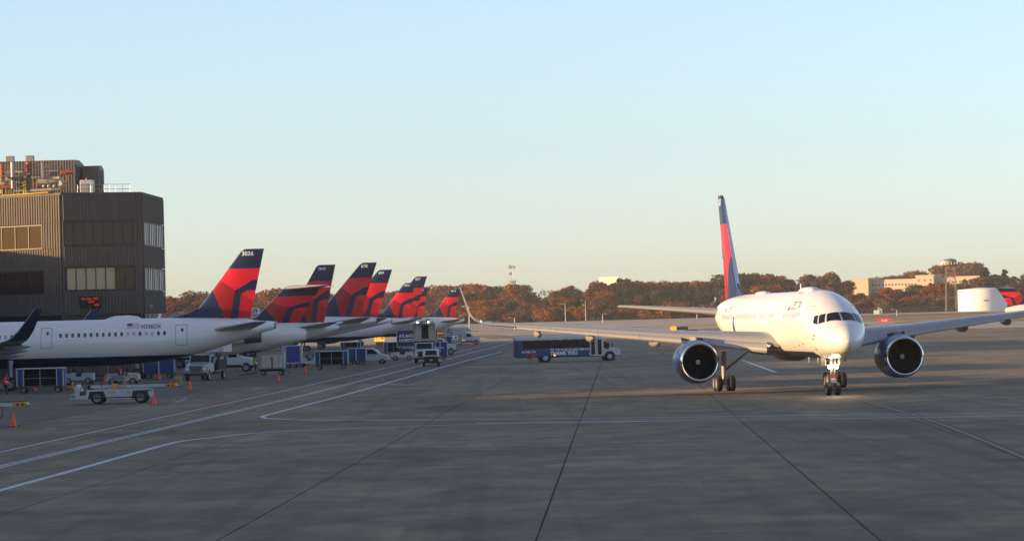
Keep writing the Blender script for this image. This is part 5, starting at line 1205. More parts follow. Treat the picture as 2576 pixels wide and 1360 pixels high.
# white catering box truck heading right, with leaf picture
q = at(1180, 866, 652)
t = thing('catering_truck', 'white catering box truck with green leaf picture beyond the parked jets', 'truck', (q.x-.6, 652, 0), 0)
b = MB().cbox(-4.6, -.2, -1.25, 1.25, 1.2, 3.65, .04).build('box', GWHITE, t); MB().prism([(-.2, 2.6), (-.2, 3.6), (.6, 3.5), (1.3, 2.6)], -1.2, 1.2, .05).build('cab_fairing', GWHITE, t)
MB().box(.5, 2.6, -1.0, 1.0, 2.75, 2.83).build('front_platform', GALV, t, smooth=False)
for x in (1.4, 2.0): MB().tube((x, -.9, 2.83), (x, -.9, 3.7), .03).build('platform_rail', GALV, t)
truck_cab(t, VW, -.15, 1.12); chassis(t, -4.5, 2); vwheels(t, [2.05, -3.0], 1.15, .48)
LEAF = mat('leaf_print', (.03, .11, .02), .6, var=.3, vscale=3)
for (x, z, a, l) in ((-4.1, 2.6, .3, .9), (-3.8, 2.9, 1.0, .9), (-3.5, 2.75, -.5, 1.0), (-3.9, 2.1, -1.2, .9), (-3.5, 3.1, .1, .8), (-4.2, 3.0, 2.2, .8), (-3.7, 2.3, -.9, .8)):
    MB().add([(x+math.cos(a)*u*l-math.sin(a)*v*l, -1.262-.002*abs(a), z+math.sin(a)*u*l+math.cos(a)*v*l) for u, v in ((0, 0), (.3, .14), (.65, .16), (1, 0), (.65, -.16), (.3, -.14))], [(0, 1, 2, 3, 4, 5)]).build('leaf_picture', LEAF, t, smooth=False)
text_on('lettering', 'Gate Gourmet', .42, lambda x, y: (-2.9+x*.8, -1.26, 2.8+y), LEAF, t)
t = thing('air_start_unit', 'pale wheeled box marked with a red letter A by the catering truck', 'equipment box', (at(1148, 868, 640).x, 640, 0), 0)
MB().prism([(-1.05, .5), (-1.05, 2.3), (1.1, 2.3), (1.1, 1.0), (.6, .5)], -.8, .8, .03).build('housing', GGREY, t); MB().box(-.75, .35, -.83, -.8, 1.15, 2.05).build('placard', TEXTW, t, smooth=False)
MB().add([(x, -.84, z) for x, z in ((-.55, 1.25), (-.15, 1.95), (.1, 1.95), (.15, 1.25), (-.05, 1.25), (-.08, 1.6), (-.35, 1.25))], [tuple(range(7))]).build('letter', RED, t, smooth=False)
vwheels(t, [-.8, .8], .7, .22, .16); MB().bar((1.1, 0, .4), (1.7, 0, .9), .05).build('tow_bar', DARKST, t)
# flat dollies with clutter
for k, (px, py, lab) in enumerate(((962, 905, 'low dolly with strewn ropes left of the white tow tractor'), (985, 906, 'low flat dolly touching the white tow tractor'))):
    t = thing('flat_dolly', lab, 'dolly', place(px, py), .05*k)
    MB().cbox(-1.1, 1.1, -.8, .8, .36, .46, .02).build('bed', WOODC, t); vwheels(t, [-.7, .7], .75, .17, .14)
    for j in range(5): MB().cbox(-1.0+j*.4, -.75+j*.4, -.5+.1*j, -.1+.1*j, .46, .6+.1*((j*7) % 3), .03).build('cargo_piece', (WOODC, GGREY, GALV)[j % 3], t)
# ---- crew bus
q0, q1 = gp(1370, 911.5), gp(1532, 906.5)
brz = math.atan2(q1.y-q0.y, q1.x-q0.x)*.35
bus = thing('crew_bus', 'navy and white crew bus with a thank-you slogan crossing the apron', 'bus', (q0.x, 364.5, 0), brz)
BN = mat('bus_navy', (.012, .040, .125), .4, coat=.3, var=.08)
MB().cbox(-3.35, 5.75, -1.2, 1.2, .55, 2.85, .1).build('body', BN, bus)
rf = MB(); rr = []
for x in (-3.42, -3.2, 5.4, 6.3, 6.75): 
    zt = {6.3: 2.86, 6.75: 2.62}.get(x, 2.95); w_ = 1.22 if x < 6 else 1.1
    rr.append([(x, -w_, min(2.55, zt-.25)), (x, -w_, zt-.16), (x, -w_+.16, zt), (x, w_-.16, zt), (x, w_, zt-.16), (x, w_, min(2.55, zt-.25))])
rf.loft(rr, cap=True).build('roof', VW, bus)
MB().prism([(5.72, .5), (5.72, 2.8), (6.5, 2.75), (6.9, 2.45), (7.45, 1.6), (8.35, 1.42), (8.6, 1.2), (8.65, .55), (8.2, .5)], -1.13, 1.13, .1).build('cab', VW, bus)
for k in range(7):
    x = -2.55+k*1.09
    for sy in (-1, 1): MB().cbox(x, x+1.07, sy*1.2-.02, sy*1.2+.02, 1.62, 2.48, .02).build('window', GLASS, bus)
    if k < 6: MB().cbox(x+.9, x+1.2, -1.235, -1.2, 2.5, 2.6, .02).build('roof_bracket', VW, bus)
for k in range(2):
    x = 5.15+k*.75; d = MB().box(x, x+.68, -1.235, -1.20, .62, 2.55).build('door', VW, bus, smooth=False); MB().box(x+.13, x+.55, -1.25, -1.235, .75, 2.45).build('door_glass', GLASS, d, smooth=False)
MB().prism([(6.75, 1.5), (6.75, 2.2), (7.0, 2.2), (7.35, 1.75), (7.35, 1.45), (7.1, 1.3)], -1.16, -1.125).build('cab_window', GLASS, bus, smooth=False)
MB().add([(6.95, -.95, 2.42), (6.95, .95, 2.42), (7.5, 1.0, 1.62), (7.5, -1.0, 1.62), (6.92, -.95, 2.40), (6.92, .95, 2.40), (7.46, 1.0, 1.6), (7.46, -1.0, 1.6)], [(0,1,2,3),(7,6,5,4),(0,4,5,1),(1,5,6,2),(2,6,7,3),(3,7,4,0)]).build('windscreen', GLASS, bus, smooth=False)
for sy in (-1, 1):
    MB().cbox(7.6, 7.75, sy*1.35-.06, sy*1.35+.06, 1.55, 2.0, .03).bar((7.45, sy*1.05, 1.5), (7.65, sy*1.3, 1.6), .03).build('mirror', BLACK, bus)
    for x in (.0, 7.4): MB().lathe([(-.02, .62), (.03, .62), (.03, .5)], (x, sy*1.2, .48), 'y', 20).build('wheel_arch', BLACK, bus)
    MB().box(8.52, 8.66, sy*.8-.18, sy*.8+.18, .9, 1.12).build('headlight', LENS, bus, smooth=False)
MB().cbox(8.3, 8.78, -1.12, 1.12, .48, .78, .05).build('bumper', GGREY, bus)
vwheels(bus, [0, 7.4], 1.2, .49, .3)
for o in bus.children:
    if o.name.startswith('wheel') and 'arch' not in o.name: link('hub_cap', MB().lathe([(-.17, .01), (-.17, .2), (-.14, .26)], (0, 0, 0), 'y', 16).mesh('hub_cap', GWHITE), o)
fy_ = -1.213
bt = lambda x0, z0, sx=1.0: (lambda x, y: (x0+x*sx, fy_, z0+y))
text_on('lettering', "TO THE WORLD'S BEST EMPLOYEES,", .34, bt(.55, 1.28, .92), TEXTW, bus, bold=.006); text_on('lettering', 'THANK YOU.', .58, bt(.55, .80, .92), TEXTW, bus, bold=.018)
text_on('lettering', 'DELTA', .33, bt(-2.35, 1.14, 1.25), TEXTW, bus, bold=.006); poly_on('emblem', [(0, 0), (.26, .0), (.13, .24)], bt(-2.72, 1.14), TEXTW, bus)
poly_on('emblem', [(0, .72), (1.32, .72), (.72, .48)], bt(-2.35, .28), RED3, bus); poly_on('emblem', [(.04, .62), (.6, .36), (.62, 0), (.3, .28)], bt(-2.35, .28), RED2, bus); poly_on('emblem', [(1.28, .62), (.78, .38), (.78, .0), (1.06, .28)], bt(-2.35, .28), RED, bus)
MB().box(.98, 1.1, -1.23, -1.2, .72, .84).build('marker_lamp', mat('amber_lamp_lit', (.8, .2, .02), emit=(1, .25, .03), estr=5), bus, smooth=False)
MB().box(5.0, 5.12, -1.22, -1.2, .75, .98).build('access_panel', GWHITE, bus, smooth=False); MB().box(-3.43, -3.36, -1.1, 1.1, .62, 2.6).build('rear_wall', DARKST, bus, smooth=False)
# ---- jet bridges and gate sign behind the row
JB = mat('jet_bridge_skin', (.48, .50, .52), .5, var=.12, vscale=.8)
jb = thing('jet_bridge', 'pale flat-topped jet bridge behind the nearest jet fin', 'jet bridge', (-36, 434, 0))
MB().cbox(-38, 4.5, -1.4, 1.4, 3.9, 6.35, .06).build('tunnel', JB, jb)
for x in (-2, -14, -26): MB().tube((x, 0, 0), (x, 0, 3.9), .3, n=12).build('column', GGREY, jb)
for x in (-13.2, -9.5, -1.5, 3.6): MB().lathe([(0, .18), (.6, .18), (.6, .32), (.8, .32), (.85, .1)], (x, -.6, 6.35), 'z', 12).build('roof_vent', GALV, jb)
MB().cbox(-10.8, -8.0, -.8, .8, 6.35, 7.0, .05).build('roof_unit', GALV, jb)
for k in range(9): MB().tube((-14+k*1.0, -1.2, 6.35), (-14+k*1.0, -1.2, 7.1), .025, n=5).build('railing_post', GALV, jb)
MB().tube((-14, -1.2, 7.1), (-5, -1.2, 7.1), .025, n=5).build('railing_bar', GALV, jb)
sgn = thing('gate_sign', 'white gate number sign on the pale jet bridge roof', 'sign', (at(637, 790, 432).x, 432, 6.3))
MB().box(-.9, .9, -.1, .1, .35, 1.15).build('board', mat('sign_white', (.72, .72, .68), .5), sgn, smooth=False)
for x in (-.6, .6): MB().box(x-.04, x+.04, -.04, .04, 0, .35).build('post', GALV, sgn, smooth=False)
text_on('lettering', 'A29', .72, lambda x, y: (x, -.11, .5+y), mat('sign_black', (.02, .02, .02), .6), sgn, align='CENTER', bold=.02)
# amber lit guidance sign glimpsed under the jets
gs = thing('guidance_sign', 'lit amber arrow sign seen under the parked jets', 'sign', (at(943, 859, 668).x, 690, 0))
MB().box(-1.05, 1.05, -.1, .1, .9, 2.3).build('face', mat('sign_amber_lit', (.7, .25, .02), emit=(1, .36, .04), estr=.9), gs, smooth=False)
text_on('lettering', 'E', .8, lambda x, y: (-.75+x, -.12, 1.3+y), mat('sign_black', (.02, .02, .02)), gs); MB().box(0, .7, -.12, -.11, 1.52, 1.66).build('arrow_shaft', mat('sign_black', (.02, .02, .02)), gs, smooth=False)
MB().add([(.6, -.12, 1.3), (.95, -.12, 1.59), (.6, -.12, 1.88)], [(0, 1, 2)]).build('arrow_head', mat('sign_black', (.02, .02, .02)), gs, smooth=False); MB().box(-.8, .8, -.06, .06, 0, .9).build('base', GGREY, gs, smooth=False)
# ================================================================== FAR FIELD: wood, towers, buildings
sheet('wood_floor', None, lsp(-700, 900, 40), lsp(1436, 1800, 20)+[2300], HILLM, .12)
def foliage_mat(name, c1, c2, seed=0):
    m = bpy.data.materials.new(name); m.use_nodes = True; t = m.node_tree; b = t.nodes['Principled BSDF']
    b.inputs['Roughness'].default_value = .8; b.inputs['Specular IOR Level'].default_value = .2
    g = t.nodes.new('ShaderNodeNewGeometry'); n = t.nodes.new('ShaderNodeTexNoise'); n.inputs['Scale'].default_value = .22; n.inputs['Detail'].default_value = 4
    t.links.new(g.outputs['Position'], n.inputs['Vector'])
    oi = t.nodes.new('ShaderNodeObjectInfo'); ad = t.nodes.new('ShaderNodeMath'); ad.operation = 'MULTIPLY_ADD'; ad.inputs[1].default_value = .55
    sb = t.nodes.new('ShaderNodeMath'); sb.operation = 'MULTIPLY_ADD'; sb.inputs[1].default_value = 1.5; sb.inputs[2].default_value = -.55
    t.links.new(n.outputs['Fac'], sb.inputs[0]); t.links.new(oi.outputs['Random'], ad.inputs[0]); t.links.new(sb.outputs[0], ad.inputs[2])
    r = t.nodes.new('ShaderNodeValToRGB'); r.color_ramp.elements[0].color = (*c1, 1); r.color_ramp.elements[1].color = (*c2, 1); r.color_ramp.elements[0].position = .1; r.color_ramp.elements[1].position = .9
    t.links.new(ad.outputs[0], r.inputs[0]); t.links.new(r.outputs[0], b.inputs['Base Color'])
    tr = t.nodes.new('ShaderNodeBsdfTranslucent'); t.links.new(r.outputs[0], tr.inputs[0]); ms = t.nodes.new('ShaderNodeMixShader'); ms.inputs[0].default_value = .35
    o_ = [x for x in t.nodes if x.type == 'OUTPUT_MATERIAL'][0]; t.links.new(b.outputs[0], ms.inputs[1]); t.links.new(tr.outputs[0], ms.inputs[2]); t.links.new(ms.outputs[0], o_.inputs[0]); return m
BARK = mat('bark', (.055, .042, .034), .9, var=.2)
TWIG = mat('bare_twigs', (.14, .095, .07), .9, var=.2)
FOL = {'rust': foliage_mat('rust_leaves', (.15, .042, .016), (.29, .092, .026)), 'orange': foliage_mat('orange_leaves', (.17, .062, .016), (.34, .14, .032)),
       'brown': foliage_mat('brown_leaves', (.10, .05, .026), (.18, .092, .042)), 'olive': foliage_mat('olive_leaves', (.05, .052, .018), (.095, .088, .03)),
       'pine': foliage_mat('pine_needles', (.014, .026, .014), (.034, .05, .022))}
WORD = {'rust': 'rust-red', 'orange': 'orange', 'brown': 'brown', 'olive': 'olive green', 'pine': 'dark green', 'bare': 'bare grey-brown'}
def crown_mesh(kind, seed):
    r = np.random.default_rng(seed); H0 = 12.0
    blobs = []
    if kind == 'pine':
        for k in range(9):
            z = 4.2+k*.95; rad = max(.8, 2.5-.20*k)*r.uniform(.8, 1.15); a = r.uniform(0, 6.28); d = r.uniform(0, .9); blobs.append((math.cos(a)*d, math.sin(a)*d, z, rad, .75))
        blobs.append((0, 0, 11.4, .9, 1.0)); ncl, sz = 2600, .30
    elif kind == 'shrub':
        for k in range(9):
            a = r.uniform(0, 6.28); d = r.uniform(.3, 4.2); blobs.append((math.cos(a)*d, math.sin(a)*d, r.uniform(2.2, 8.5), r.uniform(2.4, 3.8), 1.15))
        ncl, sz = 2600, .42
    else:
        for k in range(22):
            a = r.uniform(0, 6.28); z = r.uniform(2.6, 10.6); d = r.uniform(.3, 3.6)*math.sqrt(max(.2, 1-((z-6.2)/5.6)**2)); blobs.append((math.cos(a)*d, math.sin(a)*d, z, r.uniform(1.3, 2.5), .9))
        blobs.append((0, 0, 10.5, 1.6, .9)); ncl, sz = 3600, .30
    w = np.array([b[3]**2 for b in blobs]); w /= w.sum()
    idx = r.choice(len(blobs), ncl, p=w); B = np.array(blobs)[idx]
    d = r.normal(size=(ncl, 3)); d /= np.linalg.norm(d, axis=1)[:, None]
    rad = B[:, 3]*r.uniform(.35, 1.12, ncl)**.8
    c = B[:, :3] + d*rad[:, None]*np.stack([np.ones(ncl), np.ones(ncl), B[:, 4]], 1)
    nrm = d*.7 + r.normal(size=(ncl, 3))*.6; nrm /= np.linalg.norm(nrm, axis=1)[:, None]
    t1 = np.cross(nrm, r.normal(size=(ncl, 3))); t1 /= np.linalg.norm(t1, axis=1)[:, None]; t2 = np.cross(nrm, t1)
    s = sz*r.uniform(.55, 1.35, ncl)[:, None]
    v = np.stack([c-t1*s-t2*s*.7, c+t1*s-t2*s*.5, c+t1*s*.8+t2*s*.8, c-t1*s*.7+t2*s], 1).reshape(-1, 3)
    f = np.arange(ncl*4).reshape(-1, 4)
    me = bpy.data.meshes.new('crown'); me.from_pydata(v.tolist(), [], f.tolist()); me.update()
    mb = MB(); zt = 5.5 if kind != 'pine' else 11; mb.tube((0, 0, -.6), (0, 0, zt), .26, .10, 7)
    for k in range(6):
        a = k*1.05+seed; z = 3.2+k*.5; mb.tube((0, 0, z), (math.cos(a)*2.2, math.sin(a)*2.2, z+2.0), .09, .03, 5)
    return me, mb.mesh('trunk', BARK)
def bare_mesh(seed):
    r = random.Random(seed); mb = MB(); tw = MB()
    def grow(p, d, l, rad, lev):
        q = p + d*l; (mb if lev < 2 else tw).tube(p, q, rad, rad*.6, 5 if lev < 2 else 3, cap=False)
        if lev >= 4: return
        for k in range(3 if lev < 3 else 4):
            nd = (d + Vector((r.uniform(-.75, .75), r.uniform(-.75, .75), r.uniform(-.15, .55)))).normalized()
            grow(p+d*l*r.uniform(.6, 1.0), nd, l*r.uniform(.6, .78), max(.035, rad*.55), lev+1)
    grow(Vector((0, 0, -.5)), Vector((.03, .02, 1)), 4.2, .24, 0)
    return tw.mesh('crown', TWIG, smooth=False), mb.mesh('trunk', BARK)
TM = {k: [] for k in ('oak', 'pine', 'shrub', 'bare')}
for s_ in range(4): TM['oak'].append(crown_mesh('oak', 11+s_))
for s_ in range(3): TM['pine'].append(crown_mesh('pine', 31+s_))
for s_ in range(3): TM['shrub'].append(crown_mesh('shrub', 51+s_))
for s_ in range(3): TM['bare'].append(bare_mesh(71+s_))
_tc = {}
def tree_at(px, Y, top_px, colour, label, group, kind=None, wid=1.0):
    kind = kind or ('pine' if colour == 'pine' else 'bare' if colour == 'bare' else 'oak')
    X = at(px, 770, Y).x; zb = hz(X, Y)+.1; zt = at(px, top_px, Y).z
    h = max(3.0, zt-zb); i = rng.randrange(len(TM[kind])); cm, tm = TM[kind][i]
    if kind != 'bare':
        k = (kind, i, colour)
        if k not in _tc:
            c = cm.copy(); c.materials.clear(); c.materials.append(FOL[colour]); _tc[k] = c
        cm = _tc[k]
    nm = {'oak': 'oak_tree', 'pine': 'pine_tree', 'bare': 'bare_tree', 'shrub': 'large_shrub'}[kind]
    t = thing(nm, label, 'tree' if kind != 'shrub' else 'shrub', (X, Y, zb), rng.uniform(0, 6.28), group)
    s = h/(12.0 if kind != 'bare' else 11.0); wxy = s*wid*rng.uniform(.92, 1.15); t.scale = (wxy, wxy, s)
    link('crown', cm, t); link('trunk', tm, t); TREES.append((px, t))
    return t
TREES = []
SKY = [(380,752),(420,752),(470,745),(500,735),(530,742),(560,748),(620,742),(660,735),(700,727),(760,735),(900,735),(1050,722),(1095,714),(1120,716),(1150,730),(1180,712),(1240,717),(1300,714),(1350,722),(1400,712),(1440,718),(1475,733),(1495,714),(1515,716),(1545,714),(1563,703),(1600,705),(1650,708),(1700,703),(1760,707),(1800,702),(1830,690),(1880,686),(1930,682),(1975,694),(2010,700),(2040,690),(2060,700),(2085,685),(2120,702),(2150,695),(2200,690),(2250,692),(2300,682),(2340,672),(2400,662),(2450,655),(2475,668),(2500,690),(2525,675),(2560,690),(2620,685)]
skyf = pchip([a for a, b in SKY], [b for a, b in SKY])
ZONES = [(760, 'beside the terminal block'), (1110, 'behind the parked fins'), (1330, 'around the far winglet'), (1480, 'below the slender mast'), (1640, 'near the billboard'), (1860, 'left of the taxiing fin'), (2140, 'above the taxiing jet'), (2470, 'around the cream hotel'), (9999, 'at the frame edge')]
def zone(px): 
    for a, b in ZONES:
        if px < a: return b
def pick(*ws):
    x = rng.random()*sum(w for _, w in ws)
    for c, w in ws:
        x -= w
        if x <= 0: return c
    return ws[0][0]
def colour(px, row):
    if row == 0:
        if 1335 < px < 1425: return pick(('bare', 5), ('brown', 1))
        if px > 2470: return pick(('olive', 3), ('pine', 2), ('brown', 2))
        if px < 760: return pick(('orange', 2), ('brown', 3), ('rust', 2), ('bare', 1))
        return pick(('rust', 5), ('brown', 4), ('orange', 1.6), ('olive', 1.4), ('bare', .8), ('pine', .6))
    if row == 1:
        if 1320 < px < 1470: return pick(('olive', 4), ('pine', 2), ('brown', 2))
        if 1540 < px < 2110: return pick(('pine', 8), ('olive', .8))
        if px > 2330: return pick(('pine', 4), ('olive', 2), ('rust', 2), ('brown', 1))
        if px < 760: return pick(('orange', 3), ('brown', 2), ('rust', 2))
        return pick(('rust', 3), ('orange', 2), ('brown', 3), ('olive', 1.5), ('pine', .8))
    if row == 2:
        if 1320 < px < 1540: return pick(('pine', 3), ('orange', 2), ('brown', 2), ('rust', 2), ('olive', 1))
        if 1540 < px < 1830: return pick(('pine', 5), ('rust', 1.2))
        if px > 2140: return pick(('rust', 4), ('brown', 3), ('pine', 1), ('olive', 1))
        return pick(('orange', 3), ('brown', 3), ('rust', 3), ('olive', 1.5), ('pine', 1.8))
    return pick(('orange', 4), ('brown', 4), ('rust', 2))
ROWN = ['on the skyline', 'midway up the wood', 'low in the wood', 'at the wood foot']
for row, (Y, step) in enumerate(((1690, 27), (1590, 26), (1520, 26), (1462, 24))):
    px = 395
    while px < 2620:
        p = px + rng.uniform(-6, 6); px += step*rng.uniform(.8, 1.2)
        sk = skyf(p)
        hot = 2140 < p < 2465
        Yr = Y + rng.uniform(-18, 18)
        if row == 0: 
            top = sk + abs(rng.gauss(0, 4)); 
            if hot: Yr = 2080 + rng.uniform(-30, 60)
        elif row == 1:
            top = sk + rng.uniform(14, 32)
            if hot: top = (736 if p < 2200 else 722 if p < 2260 else 728 if p < 2300 else 712) + rng.uniform(0, 8)
            if 1540 < p < 1830: top = max(top, 712) - 6
        elif row == 2:
            top = sk + rng.uniform(34, 52)
            if hot: top = 738 + rng.uniform(0, 14)
        else:
            top = sk*.35 + .65*(794-(p-1570)*.0263) - rng.uniform(12, 26) + 6
            top = (794-(p-1570)*.0263) - rng.uniform(16, 34)
        if 412 < p < 780 and row == 3: continue
        if 2195 < p < 2220 and row == 3: continue
        c = colour(p, row)
        k = 'shrub' if row == 3 else None
        if row == 3 and c == 'bare': c = 'brown'
        tree_at(p, Yr, top, c, '%s %s %s %s' % (WORD[c], 'shrub' if k else 'tree', ROWN[row], zone(p)), 'trees and shrubs of the far wood', k, wid=(1.3 if c == 'pine' else 1.6) if row < 3 else 2.0)
px = 2195
while px < 2475:
    p = px + rng.uniform(-4, 4); px += rng.uniform(12, 18); c = pick(('pine', 3), ('rust', 4), ('brown', 3), ('olive', 2))
    top = (732 if p < 2215 else 724 if p < 2260 else 730 if p < 2300 else 713) + rng.uniform(0, 7)
    tree_at(p, 1562 + rng.uniform(-10, 10), top, c, '%s tree in front of the cream hotel' % WORD[c], 'trees and shrubs of the far wood', wid=1.5)
for p, tp, c in ((1496, 709, 'rust'), (1509, 715, 'brown'), (1521, 717, 'rust'), (1534, 716, 'olive'), (1547, 714, 'pine'), (1560, 704, 'pine'), (1574, 702, 'olive')):
    tree_at(p, 1600, tp, c, '%s tree reaching the bottom edge of the billboard' % WORD[c], 'trees and shrubs of the far wood', wid=1.3)
# a few nearer trees between the terminal block and the first fin stand taller
for p, tp, c in ((428, 748, 'rust'), (488, 737, 'brown'), (505, 733, 'brown'), (690, 728, 'orange')):
    tree_at(p, 1400, tp, c, '%s autumn tree in front of the wood %s' % (WORD[c], zone(p)), 'trees and shrubs of the far wood', wid=1.3)

ORD = 'first second third fourth fifth sixth seventh eighth ninth tenth eleventh twelfth thirteenth fourteenth fifteenth sixteenth'.split()
byl = {}
for p_, t_ in sorted(TREES, key=lambda q: q[0]): byl.setdefault(t_['label'], []).append(t_)
for l_, ts_ in byl.items():
    if len(ts_) > 1:
        for k_, t_ in enumerate(ts_): t_['label'] = '%s, %s from the left' % (l_, ORD[min(k_, 15)])
# ---- lattice mast with dishes
TSTEEL = mat('weathered_tower_steel', (.14, .125, .11), .6, metal=.3, var=.2)
def lattice(name, label, px, Y, top, w0, w1, zb=None, nseg=12, cat='mast', r=.09, m=GALV):
    X = at(px, 760, Y).x; z0 = hz(X, Y) if zb is None else zb; h = at(px, top, Y).z - z0
    t = thing(name, label, cat, (X, Y, z0)); mb = MB()
    def P(k, z): 
        w_ = w0+(w1-w0)*z/h; a = k*math.pi/2+math.pi/4; return (math.cos(a)*w_, math.sin(a)*w_, z)
    for k in range(4): MB().tube(P(k, 0), P(k, h), r, r*.7, 6).build('leg', m, t)
    for s_ in range(nseg):
        a, b = h*s_/nseg, h*(s_+1)/nseg
        for k in range(4): mb.tube(P(k, a), P((k+1) % 4, b), r*.5, n=4).tube(P(k, b), P((k+1) % 4, b), r*.5, n=4)
    mb.build('bracing', m, t); return t, h
t, h = lattice('radio_mast', 'slender pale lattice mast with dishes above the wood', 1289, 1720, 668, 1.0, .55, nseg=18, r=.14)
for dz_, r_ in ((.6, 1.1), (4.2, .9)): MB().lathe([(-.1, .1), (0, r_), (.25, r_*.9), (.5, .05)], (-.9, -.6, h-dz_), 'y', 16).build('dish', GWHITE, t)
MB().lathe([(-.1, .1), (0, .9), (.25, .8)], (1.1, -.6, h-.8), 'y', 16).build('dish', GWHITE, t)
for k in range(12):
    a = k*math.pi/6
    for z in (h-9.5, h-13): MB().cbox(math.cos(a)*1.9-.2, math.cos(a)*1.9+.2, math.sin(a)*1.9-.15, math.sin(a)*1.9+.15, z, z+1.7, .05).build('panel_antenna', GWHITE, t)
for z in (h-9.0, h-12.4): MB().lathe([(-.05, 1.2), (.05, 1.9), (.15, 1.2)], (0, 0, z), 'z', 16).build('antenna_ring', GALV, t)
for px, tp in ((1194, 712), (1202, 715)): lattice('thin_mast', 'thin dark mast above the trees, %s of two by the winglet' % ('left' if px == 1194 else 'right'), px, 1800, tp, .35, .25, nseg=14, r=.1)
# ---- billboard
X = at(1531, 707, 1640).x; a = at(1505, 697, 1640); b = at(1556, 718, 1640)
bb = thing('billboard', 'blank bright billboard standing above the wood in the sun', 'billboard', (X, 1640, hz(X, 1640)), -.5)
zb_ = hz(X, 1640); W_ = (b.x-a.x)/2/.9
MB().box(-W_, W_, -.15, .15, b.z-zb_, a.z-zb_).build('panel', mat('billboard_vinyl', (.66, .58, .46), .6, var=.06, vscale=.3), bb, smooth=False)
MB().box(-W_, W_, .16, .5, b.z-zb_, a.z-zb_).build('back_panel', BLACK, bb, smooth=False)
MB().box(-W_, W_, -.5, -.16, b.z-zb_-.5, b.z-zb_-.2).build('catwalk', GALV, bb, smooth=False)
for x in (-W_*.5, W_*.5): MB().tube((x, .3, 0), (x, .3, b.z-zb_), .35).build('post', DARKST, bb)
# ---- hotel
HY = 1880; CREAM = mat('hotel_cream_wall', (.46, .375, .265), .8, var=.06, vscale=.1); HW = mat('hotel_window', (.09, .10, .12), .2)
hx = at(2147, 720, HY).x; hb = hz(hx, HY)
ho = thing('hotel_building', 'long cream hotel with small windows among the trees', 'building', (hx, HY, hb), -.42)
def blk(p0, p1, ptop, y0, y1, nw, rows, nm='wall'):
    x0 = (at(p0, ptop, HY).x-hx)/.9; x1 = (at(p1, ptop, HY).x-hx)/.9; z = at((p0+p1)/2, ptop, HY).z-hb
    o = MB().box(x0, x1, y0, y1, 0, z).box(x0-.3, x1+.3, y0-.3, y1+.3, z+.01, z+.6).build(nm, CREAM, ho, smooth=False)
    for r_ in range(rows):
        for k in range(nw):
            x = x0+(x1-x0)*(k+.5)/nw; zz = z-2.6-r_*3.1
            wo = MB().box(x-.5, x+.5, y0-.08, y0+.1, zz-.5, zz+.6).build('window', HW, o, smooth=False)
    return x1
blk(2147, 2188, 702, -6, 10, 0, 0); blk(2188.3, 2295, 705, 0, 12, 14, 3); blk(2295.3, 2337, 695, -3, 13, 3, 1); blk(2337.3, 2455, 698.5, 2, 12, 14, 2)
for r_ in range(4):
    x = at(2186, 705, HY).x-hx
# ---- lattice tower with cabin
t, h = lattice('lattice_tower', 'open steel lattice tower with a cabin on top beside the white tank', 2392, 1385, 668, 3.2, 2.6, nseg=8, cat='tower', r=.17, m=TSTEEL)
MB().lathe([(0, 2.6), (.3, 3.9), (.55, 3.9), (.6, 3.2)], (0, 0, h), 'z', 20).build('deck', TSTEEL, t); MB().lathe([(.6, 2.6), (2.4, 2.8), (2.5, 3.0), (2.9, 1.6), (3.1, .2)], (0, 0, h), 'z', 20).build('cabin', mat('tower_cabin', (.15, .13, .11), .7), t)
for k in range(16): MB().tube((math.cos(k*.3927)*3.85, math.sin(k*.3927)*3.85, h+.5), (math.cos(k*.3927)*3.85, math.sin(k*.3927)*3.85, h+1.6), .05, n=4).build('railing_post', GALV, t)
MB().lathe([(1.55, 3.83), (1.65, 3.83)], (0, 0, h), 'z', 24).build('railing', GALV, t)
MB().box(1.6, 2.6, -3.0, -2.8, h-4, h-3.2).build('red_panel', TAIL, t, smooth=False)
# ---- white storage tank
a = at(2410, 783, 1345); b = at(2533, 783, 1345); r_ = (b.x-a.x)/2; zt = at(2470, 728, 1345).z; zb_ = hz((a.x+b.x)/2, 1345)
t = thing('storage_tank', 'large white cylindrical tank left of the far red tail', 'tank', ((a.x+b.x)/2, 1345, zb_))
MB().lathe([(0, r_), (zt-zb_, r_), (zt-zb_+.15, r_*.98), (zt-zb_+.9, .1)], (0, 0, 0), 'z', 64).build('shell', mat('tank_white', (.72, .71, .68), .5, var=.05, vscale=.15), t)
for k in range(4): MB().lathe([(0, r_+.01), (.0, r_+.08), (.12, r_+.08), (.12, r_+.01)], (0, 0, 2+k*2), 'z', 64).build('seam_ring', mat('tank_white', (.72, .71, .68)), t)
MB().box(-1, 1, -r_-.2, -r_+.3, 4.2, 4.6).build('valve_box', DARKST, t, smooth=False); MB().tube((-3, -r_*.6, zt-zb_+.3), (-3, -r_*.6, zt-zb_+1.2), .12).build('vent', GALV, t)
# ---- far T-tail jet heading right
X = at(2528, 780, 672).x
airliner('distant_airliner', 'md88', 'far jet with red T-tail at the right edge, nose out of frame', (X+SPEC['md88']['L'], 672, 0), 0, '947')
